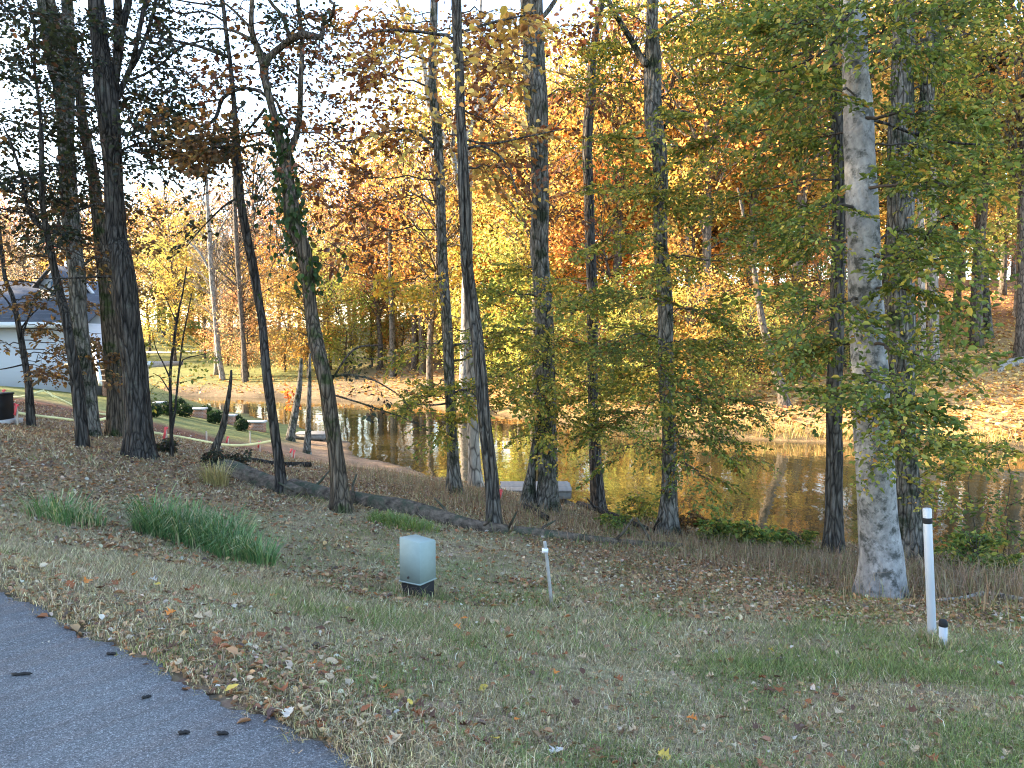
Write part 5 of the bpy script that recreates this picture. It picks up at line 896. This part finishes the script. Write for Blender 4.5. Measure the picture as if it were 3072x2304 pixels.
log('fallen_branch', 'short pale stick on the litter left of the pale beech', [(2230,1738,6),(2270,1742,6),(2300,1748,5)], M['pale'], 'branch', seed=60, sides=6, lift=1.5)
for (sx_, sy_, L, a, lab) in [(65,2038,.05,.1,'long dark seed pod on the asphalt near the left edge'),(440,2108,.022,.4,'single dark seed pod on the asphalt left of the closest pair'),(552,2216,.026,.05,'larger dark seed pod of the lower pair on the asphalt'),(668,2218,.028,-.15,'narrow dark seed pod of the lower pair on the asphalt'),(335,1976,.03,-.1,'dark twig piece on the asphalt close to the grass edge')]:
    g = hit(sx_ / 3, sy_ / 3); t = np.linspace(-1, 1, 9); mb = MB(); mb.tube(np.c_[t * L * math.cos(a), t * L * math.sin(a) + .003 * np.sin(t * 5), .0075 + 0 * t], .0075 * np.sqrt(np.clip(1 - t ** 4, .05, 1)) * (1 + .2 * np.sin(t * 9)), 8)
    o = mb.build('seed_pod', M['black'], None, True); o.location = (g[0], g[1], 0); tag(o, lab, 'seed pod', 'dark seed pods on the asphalt')
# ------------------------------------------------------------------ grass, weeds, fallen leaves
def blades(X, Y, h, w, lean, col, seg=2):
    n = len(X); Z = H(X, Y); a = rng.uniform(0, 6.28, n); s = rng.uniform(0, 6.28, n); dx, dy = np.cos(a) * lean * h, np.sin(a) * lean * h
    sx_, sy_ = np.cos(s) * w / 2, np.sin(s) * w / 2; B = np.stack([X, Y, Z - .008], -1); S = np.stack([sx_, sy_, 0 * s], -1)
    if seg == 1:
        V = np.stack([B - S, B + S, B + np.stack([dx, dy, h], -1)], 1).reshape(-1, 3); b_ = np.arange(n)[:, None] * 3; return V, [b_ + [0, 1, 2]], np.repeat(col, 3, 0)
    Md = B + np.stack([dx * .3, dy * .3, h * .62], -1); Tp = B + np.stack([dx * 1.15, dy * 1.15, h * (1 - .35 * np.minimum(lean, 1))], -1)
    V = np.stack([B - S, B + S, Md + S * .75, Md - S * .75, Tp], 1).reshape(-1, 3); b_ = np.arange(n)[:, None] * 5
    return V, [b_ + [0, 1, 2, 3], b_ + [3, 2, 4]], np.repeat(col, 5, 0)
GP_GREEN = [((.16,.215,.065),4),((.12,.17,.05),3),((.24,.26,.085),2)]
GP_DRY = [((.46,.38,.235),4),((.36,.29,.175),3),((.57,.49,.33),2),((.22,.17,.105),2.4),((.28,.265,.13),2.4)]
def gpal(pal, n): return np.clip(palette(pal, n) * rng.choice([.45, .7, 1.0, 1.15, 1.5], n, p=[.18, .22, .3, .2, .1])[:, None], .01, .8)
def lawn(n, ylo, yhi, seg, hmul, wmul, seed):
    r = np.random.default_rng(seed); u = r.random(n); Y = ylo * (yhi / ylo) ** u; X = (r.random(n) * 1.5 - .75) * Y
    ok = (road_side(X, Y) > -.03 + .05 * np.sin(X * 23)) & (sdist(X, Y) > .6); X, Y = X[ok], Y[ok]
    g = noise2(X, Y, 1.3, 4) + .5 * noise2(X, Y, 3.7, 9) + .42 * np.clip(X * .3 + .1, -1.2, 1) - .22 * np.clip((Y - 6) / 4, 0, 2) + .5 * np.exp(-((X + 1.5) / 2.2) ** 2 - ((Y - 9.5) / 2) ** 2) - .5 * np.exp(-road_side(X, Y) / .5)
    lit = litm(X, Y)
    keep = r.random(len(X)) < 1 - .3 * sstep(7.5, 12, lit); X, Y, g = X[keep], Y[keep], g[keep]
    isg = g + r.normal(0, .42, len(X)) > .38; c = np.where(isg[:, None], gpal(GP_GREEN, len(X)), gpal(GP_DRY, len(X)))
    h = np.where(isg, r.uniform(.03, .085, len(X)), r.uniform(.02, .065, len(X))) * hmul * (1 + .4 * np.clip(noise2(X, Y, 2.2, 14), -1, 1)); h = h * np.where(r.random(len(X)) < .05, 1.9, 1.0); w = r.uniform(.003, .006, len(X)) * wmul
    return blades(X, Y, h, w, r.uniform(.3, 1.3, len(X)), c, seg)
parts = [lawn(150000, 2.7, 6.0, 2, .85, .85, 1), lawn(170000, 5.5, 13, 1, 1.0, 1.5, 2), lawn(75000, 12, 24, 1, 1.5, 3.0, 3)]
V = []; F3 = []; F4 = []; C = []; off = 0
for v, fs, c in parts:
    V.append(v); C.append(c)
    for f_ in fs: (F4 if f_.shape[1] == 4 else F3).append(f_ + off)
    off += len(v)
tag(mk('grass', np.vstack(V), [np.vstack(F3), np.vstack(F4)], M['grass'], col=np.vstack(C)), 'patchy green and straw coloured mown grass on the slope', 'grass', kind='stuff')
# dry weeds along the near shore
def strip(n, pts, spread, h, w, pal, seed):
    r = np.random.default_rng(seed); q = np.array([hit(a, b_)[:2] for a, b_ in pts]); k = r.integers(0, len(q) - 1, n); t = r.random(n)[:, None]; c = q[k] * (1 - t) + q[k + 1] * t + r.normal(0, 1, (n, 2)) * spread
    ok = sdist(c[:, 0], c[:, 1]) > .05; c = c[ok]; n = len(c)
    return blades(c[:, 0], c[:, 1], r.uniform(.3, 1.1, n) * h, np.full(n, w) * r.uniform(.6, 1.3, n), r.uniform(.1, 1.0, n), palette(pal, n), 2)
WEED = [((.25,.17,.11),4),((.33,.25,.16),3),((.18,.13,.08),2),((.20,.21,.09),1.5)]
def stuff(name, label, ps, m_='grass'):
    V = []; F3 = []; F4 = []; C = []; off = 0
    for v, fs, c in ps:
        V.append(v); C.append(c)
        for f_ in fs: (F4 if f_.shape[1] == 4 else F3).append(f_ + off)
        off += len(v)
    return tag(mk(name, np.vstack(V), [np.vstack(x) for x in (F3, F4) if x], M[m_], col=np.vstack(C)), label, 'grass', kind='stuff')
def ring(u, v, rad, k, seed):
    r = np.random.default_rng(seed); g = hit(u, v); a = r.uniform(0, 6.28, k); q = rad * r.uniform(.9, 1.9, k); return blades(g[0] + q * np.cos(a), g[1] + q * np.sin(a), r.uniform(.05, .19, k), np.full(k, .005), r.uniform(.2, 1.0, k), gpal(GP_DRY + GP_GREEN, k), 2)
stuff('base_grass', 'longer grass growing round the feet of the pedestal, stake and pipes', [ring(418, 596, .17, 420, 1), ring(932, 640, .06, 260, 2), ring(943, 648, .06, 260, 3), ring(551, 606, .03, 140, 4)])
stuff('dry_weeds', 'brown dry weeds along the near shore', [strip(7500, [(690,548),(760,556),(830,566),(900,580),(960,585),(1030,590)], (.8, .9), .30, .007, WEED, 4), strip(5000, [(360,470),(420,485),(470,500),(520,515),(600,530),(680,542)], (.9, 1.2), .3, .010, WEED, 5), strip(2500, [(1000,580),(1040,600)], (1.2, .8), .5, .009, WEED, 6)])
REED = [((.50,.36,.14),4),((.40,.28,.10),3),((.30,.28,.08),2)]
stuff('reeds', 'sunlit straw coloured reeds at the far shore', [strip(3500, [(560,424),(640,431),(720,436),(790,440),(860,444),(930,447),(1024,450)], (1.0, .5), .75, .03, REED, 7)])
# tall tussocks
def tussock(name, label, spots, h, n, pal, seed, w=.009):
    r = np.random.default_rng(seed); ps = []; base = hit(*spots[0][:2])
    for (a, b_, rad) in spots:
        g = hit(a, b_); k = int(n * rad); an = r.uniform(0, 6.28, k); rr_ = rad * np.sqrt(r.random(k)); X, Y = g[0] + rr_ * np.cos(an) * 1.2, g[1] + rr_ * np.sin(an); Z = H(X, Y)
        hh_ = h * r.uniform(.4, 1.2, k) * r.uniform(.75, 1.15) * (1 - .35 * rr_ / rad); oa = an + r.normal(0, .7, k); ln = r.uniform(.2, 1.05, k) * hh_
        B = np.stack([X, Y, Z - .02], -1); o = np.stack([np.cos(oa), np.sin(oa), 0 * oa], -1) * ln[:, None]; up = np.zeros((k, 3)); up[:, 2] = hh_; S = np.stack([-np.sin(oa + .6), np.cos(oa + .6), 0 * oa], -1) * w / 2
        p1 = B + o * .12 + up * .45; p2 = B + o * .5 + up * .85; p3 = B + o * 1.25 + up * (.86 - .25 * r.random(k))[:, None]
        V = np.stack([B - S, B + S, p1 - S, p1 + S, p2 - S * .8, p2 + S * .8, p3], 1).reshape(-1, 3); i_ = np.arange(k)[:, None] * 7
        ps.append((V - base, [i_ + [0, 1, 3, 2], i_ + [2, 3, 5, 4], i_ + [4, 5, 6]], np.repeat(palette(pal, k), 7, 0)))
    V = []; F3 = []; F4 = []; C = []; off = 0
    for v, fs, c in ps:
        V.append(v); C.append(c); F4 += [fs[0] + off, fs[1] + off]; F3.append(fs[2] + off); off += len(v)
    root = thing(name, base, label, 'grass clump'); mk('blades', np.vstack(V), [np.vstack(F3), np.vstack(F4)], M['grass'], root, np.vstack(C)); return root
TUS = [((.075,.16,.055),5),((.115,.21,.07),4),((.19,.27,.10),2.4),((.40,.38,.20),1.6)]
tussock('tall_grass_clump', 'long lush green tussock of tall arching grass above the driveway', [(156,534,.22),(170,536,.30),(188,540,.34),(206,546,.36),(226,553,.30),(244,560,.26),(260,565,.16),(190,534,.2),(228,545,.2)], .58, 800, TUS, 31)
tussock('small_grass_clump', 'smaller sparse green grass tuft near the left edge', [(58,520,.30),(75,523,.26),(45,517,.2),(90,524,.15)], 0.42, 420, TUS + [((.35,.33,.2),3)], 32)
tussock('dry_grass_tuft', 'tall thin dry yellow tuft beside the thick end of the fallen log', [(213,484,.16),(219,486,.12)], .55, 900, [((.36,.30,.13),3),((.24,.22,.09),2)], 33)
tussock('green_weed_patch', 'bright green weedy patch behind the utility pedestal', [(400,525,.35),(415,528,.3),(385,521,.25)], .22, 900, [((.12,.20,.05),3),((.20,.24,.06),2)], 34)
# shore shrubs with loose leaves
def loose_shrub(sx_, sy_, hpx, wpx, label, pal, n, leaf, seed, name='shore_shrub'):
    g = hit(sx_, sy_); s_ = mpp(g[1]); h, w_ = hpx * s_, wpx * s_ / 2; root = thing(name, g, label, 'shrub'); f = Foliage(g)
    for k in range(n):
        a = rng.uniform(0, 6.28); e = g + [w_ * rng.uniform(.2, 1) * math.cos(a), .7 * w_ * rng.uniform(.2, 1) * math.sin(a), h * rng.uniform(.5, 1.05)]
        f.bough(g + [rng.normal(0, w_ * .3), rng.normal(0, w_ * .2), -.03], e, .009, pal, 4, leaf, .45 * h + .12, .1, True, .9, .35)
    f.build(root, M['twig'], M['leaf'], 'foliage', 'stems')
SHG = [((.10,.17,.04),4),((.18,.22,.05),3),((.32,.30,.06),1.5)]
for a in [(715,541,24,44,'low yellow green shrub at the shore right of the leafy grey tree',SHG,8,.07,1),(765,548,30,48,'light green shoreline shrub just left of the dark ridged trunk',SHG,9,.07,2),(795,550,22,26,'small bright shrub touching the dark ridged trunk',SHG,6,.06,3),(975,572,42,50,'leafy green shrub at the water right of the tall white pipe',SHG,8,.07,4),(1010,578,28,40,'low yellow green growth at the right edge by the water',SHG,7,.06,5),(985,560,120,95,'tall feathery green bush leaning over the water near the right edge',GREEN,4,.08,6),(625,533,22,40,'low green weeds between the slim dark and leafy grey trees',SHG,6,.06,7),(640,520,30,30,'small leafy sprig at the water behind the leafy grey tree',OLIVE,5,.07,8)]: loose_shrub(*a)
for a in [(2050/3,1598/3,26,30,'brown brush at the end of the low rotten log',BROWN,5,.06,9),(225,470,22,40,'dark brush pile behind the thick end of the fallen log',DARK,8,.06,10),(160,452,14,30,'low brush at the foot of the thickest dark trunk',DARK,5,.06,11)]: loose_shrub(*a, name='brush')
# leaf litter as one mass, then the near leaves one by one
def litter(n, ylo, yhi, size, seed, dens, pal, wide=1.5):
    r = np.random.default_rng(seed); Y = ylo * (yhi / ylo) ** r.random(n); X = (r.random(n) * wide - wide / 2) * Y; ok = dens(X, Y, r); X, Y = X[ok], Y[ok]; n = len(X)
    C = np.stack([X, Y, H(X, Y) + r.uniform(.004, .03, n) * size / .07], -1); a = r.uniform(0, 6.28, n); D = np.stack([np.cos(a), np.sin(a), r.normal(0, .35, n)], -1); N = r.normal(0, .45, (n, 3)) + [0, 0, 1]; L = size * r.uniform(.5, 1.35, n)
    return leaf_mesh(C, D, N, L, L * r.uniform(.45, .8, n), palette(pal, n), .3, True)
LIT = [((.27,.16,.085),4),((.21,.115,.065),4),((.36,.24,.13),3),((.43,.35,.25),1.5),((.12,.08,.06),2),((.46,.42,.34),.6),((.32,.14,.06),1.2)]
def dn(X, Y, r):
    rs = road_side(X, Y); lit = litm(X, Y); edge = np.exp(-np.abs(rs - .1) / .35)
    pr = .16 + .75 * sstep(7.0, 12.0, lit) + .7 * edge + .6 * sstep(.15, .55, noise2(X, Y, 1.7, 17)); return (r.random(len(X)) < pr) & (rs > -.06 + .0 * X) & (sdist(X, Y) > .3) & ~((X < -9.5) & (Y > 29))
BANK = [((.55,.36,.12),4),((.45,.26,.09),3),((.62,.45,.18),2),((.30,.14,.06),2)]
def db(X, Y, r): return (Y > np.interp(X, _fx, _fy) + .5) & (sdist(X, Y) > .5) & ((X > -12) | (r.random(len(X)) < .55) & (Y < np.interp(X, _fx, _fy) + 9))
A = [litter(34000, 3.0, 9, .034, 11, dn, LIT), litter(2500, 3.0, 9, .055, 14, dn, LIT), litter(95000, 7.5, 26, .055, 12, dn, LIT), litter(45000, 33, 85, .24, 13, db, BANK, 1.6)]
V = []; F = []; C = []; off = 0
for v, f_, c in A: V.append(v); F.append(f_ + off); C.append(c); off += len(v)
tag(mk('leaf_litter', np.vstack(V), np.vstack(F), M['litter'], col=np.vstack(C)), 'fallen brown leaf litter carpeting the slope and the far bank', 'leaf litter', kind='stuff')
def leaf_shape(seed, lobed):
    r = np.random.default_rng(seed); n = 11; t = np.linspace(0, 1, n); w = .30 * np.sin(math.pi * np.clip(t, 0, 1) ** .8) ** .8
    if lobed: w = w * (1 + .55 * np.sin(t * 19 + r.uniform(0, 6))) + .03
    w = np.maximum(w, .10 * np.sin(math.pi * t) + .02); w[0] = .015; w[-1] = .01; curl = r.uniform(.3, 1.1); bend = r.uniform(-.25, .35); V = []
    for k in range(n):
        z0 = bend * (t[k] - .5) ** 2 + .02
        V += [(t[k] - .5, -w[k] * (1 + .15 * r.normal()), z0 + curl * w[k] ** 2 * 1.8 + .02 * r.normal()), (t[k] - .5, 0, z0), (t[k] - .5, w[k] * (1 + .15 * r.normal()), z0 + curl * w[k] ** 2 * 1.8 + .02 * r.normal())]
    F = [(3*k, 3*k+1, 3*k+4, 3*k+3) for k in range(n-1)] + [(3*k+1, 3*k+2, 3*k+5, 3*k+4) for k in range(n-1)]; return np.array(V), np.array(F)
KINDS = [('russet brown',(.24,.085,.035),70),('dark brown',(.10,.05,.032),55),('pale tan',(.45,.34,.22),60),('greyish white',(.46,.42,.36),9),('bright orange',(.55,.19,.04),14),('yellow',(.55,.40,.08),9)]
r = np.random.default_rng(77); FLN = 0
for cn, col_, cnt in KINDS:
    meshes = []
    for s_ in range(3):
        Vv, Ff = leaf_shape(200 + s_ + len(cn) * 7, s_ != 1); cc = np.clip(np.array(col_) * (1 + .25 * np.random.default_rng(s_).normal(0, .5, (len(Vv), 1))), .02, .9); o = mk('fallen_leaf', Vv, Ff, M['litter'], None, cc); meshes.append(o.data); bpy.data.objects.remove(o)
    k = 0
    while k < cnt:
        Y = 3.0 * (6.6 / 3.0) ** r.random(); X = (r.random() * 1.34 - .67) * Y; rs = float(road_side(X, Y))
        if rs < .02 or (r.random() > .45 + .8 * math.exp(-rs / .6)): continue
        o = bpy.data.objects.new('fallen_leaf', meshes[r.integers(3)]); COL.objects.link(o); L = r.uniform(.04, .08); o.scale = (L, L, L); o.location = (X, Y, Hs(X, Y) + .022 + .012 * r.random()); o.rotation_euler = (r.normal(0, .3), r.normal(0, .3), r.uniform(0, 6.28))
        tag(o, f'{cn} dry fallen leaf lying in the grass near the driveway', 'leaf', f'{cn} fallen leaves'); k += 1
for (sx_, sy_, c_, lab) in [(138,1938,(.52,.48,.40),'pale curled leaf on the asphalt near its left end'),(890,2272,(.45,.34,.22),'star shaped tan leaf on the asphalt at the bottom'),(265,1922,(.48,.44,.38),'whitish leaf on the asphalt just at the grass edge'),(1668,2262,(.50,.48,.45),'large whitish lobed leaf in the grass at the bottom centre'),(1780,2262,(.20,.08,.045),'large dark red brown curled leaf beside the whitish lobed one')]:
    Vv, Ff = leaf_shape(sx_, True); g = hit(sx_ / 3, sy_ / 3); o = mk('fallen_leaf', Vv, Ff, M['litter'], None, np.clip(np.array(c_) + np.random.default_rng(1).normal(0, .02, (len(Vv), 1)), 0, .85)); L = .085 if sx_ > 1000 else .045; o.scale = (L,) * 3; o.location = (g[0], g[1], g[2] + .012); o.rotation_euler = (0, 0, rng.uniform(0, 6)); tag(o, lab, 'leaf')
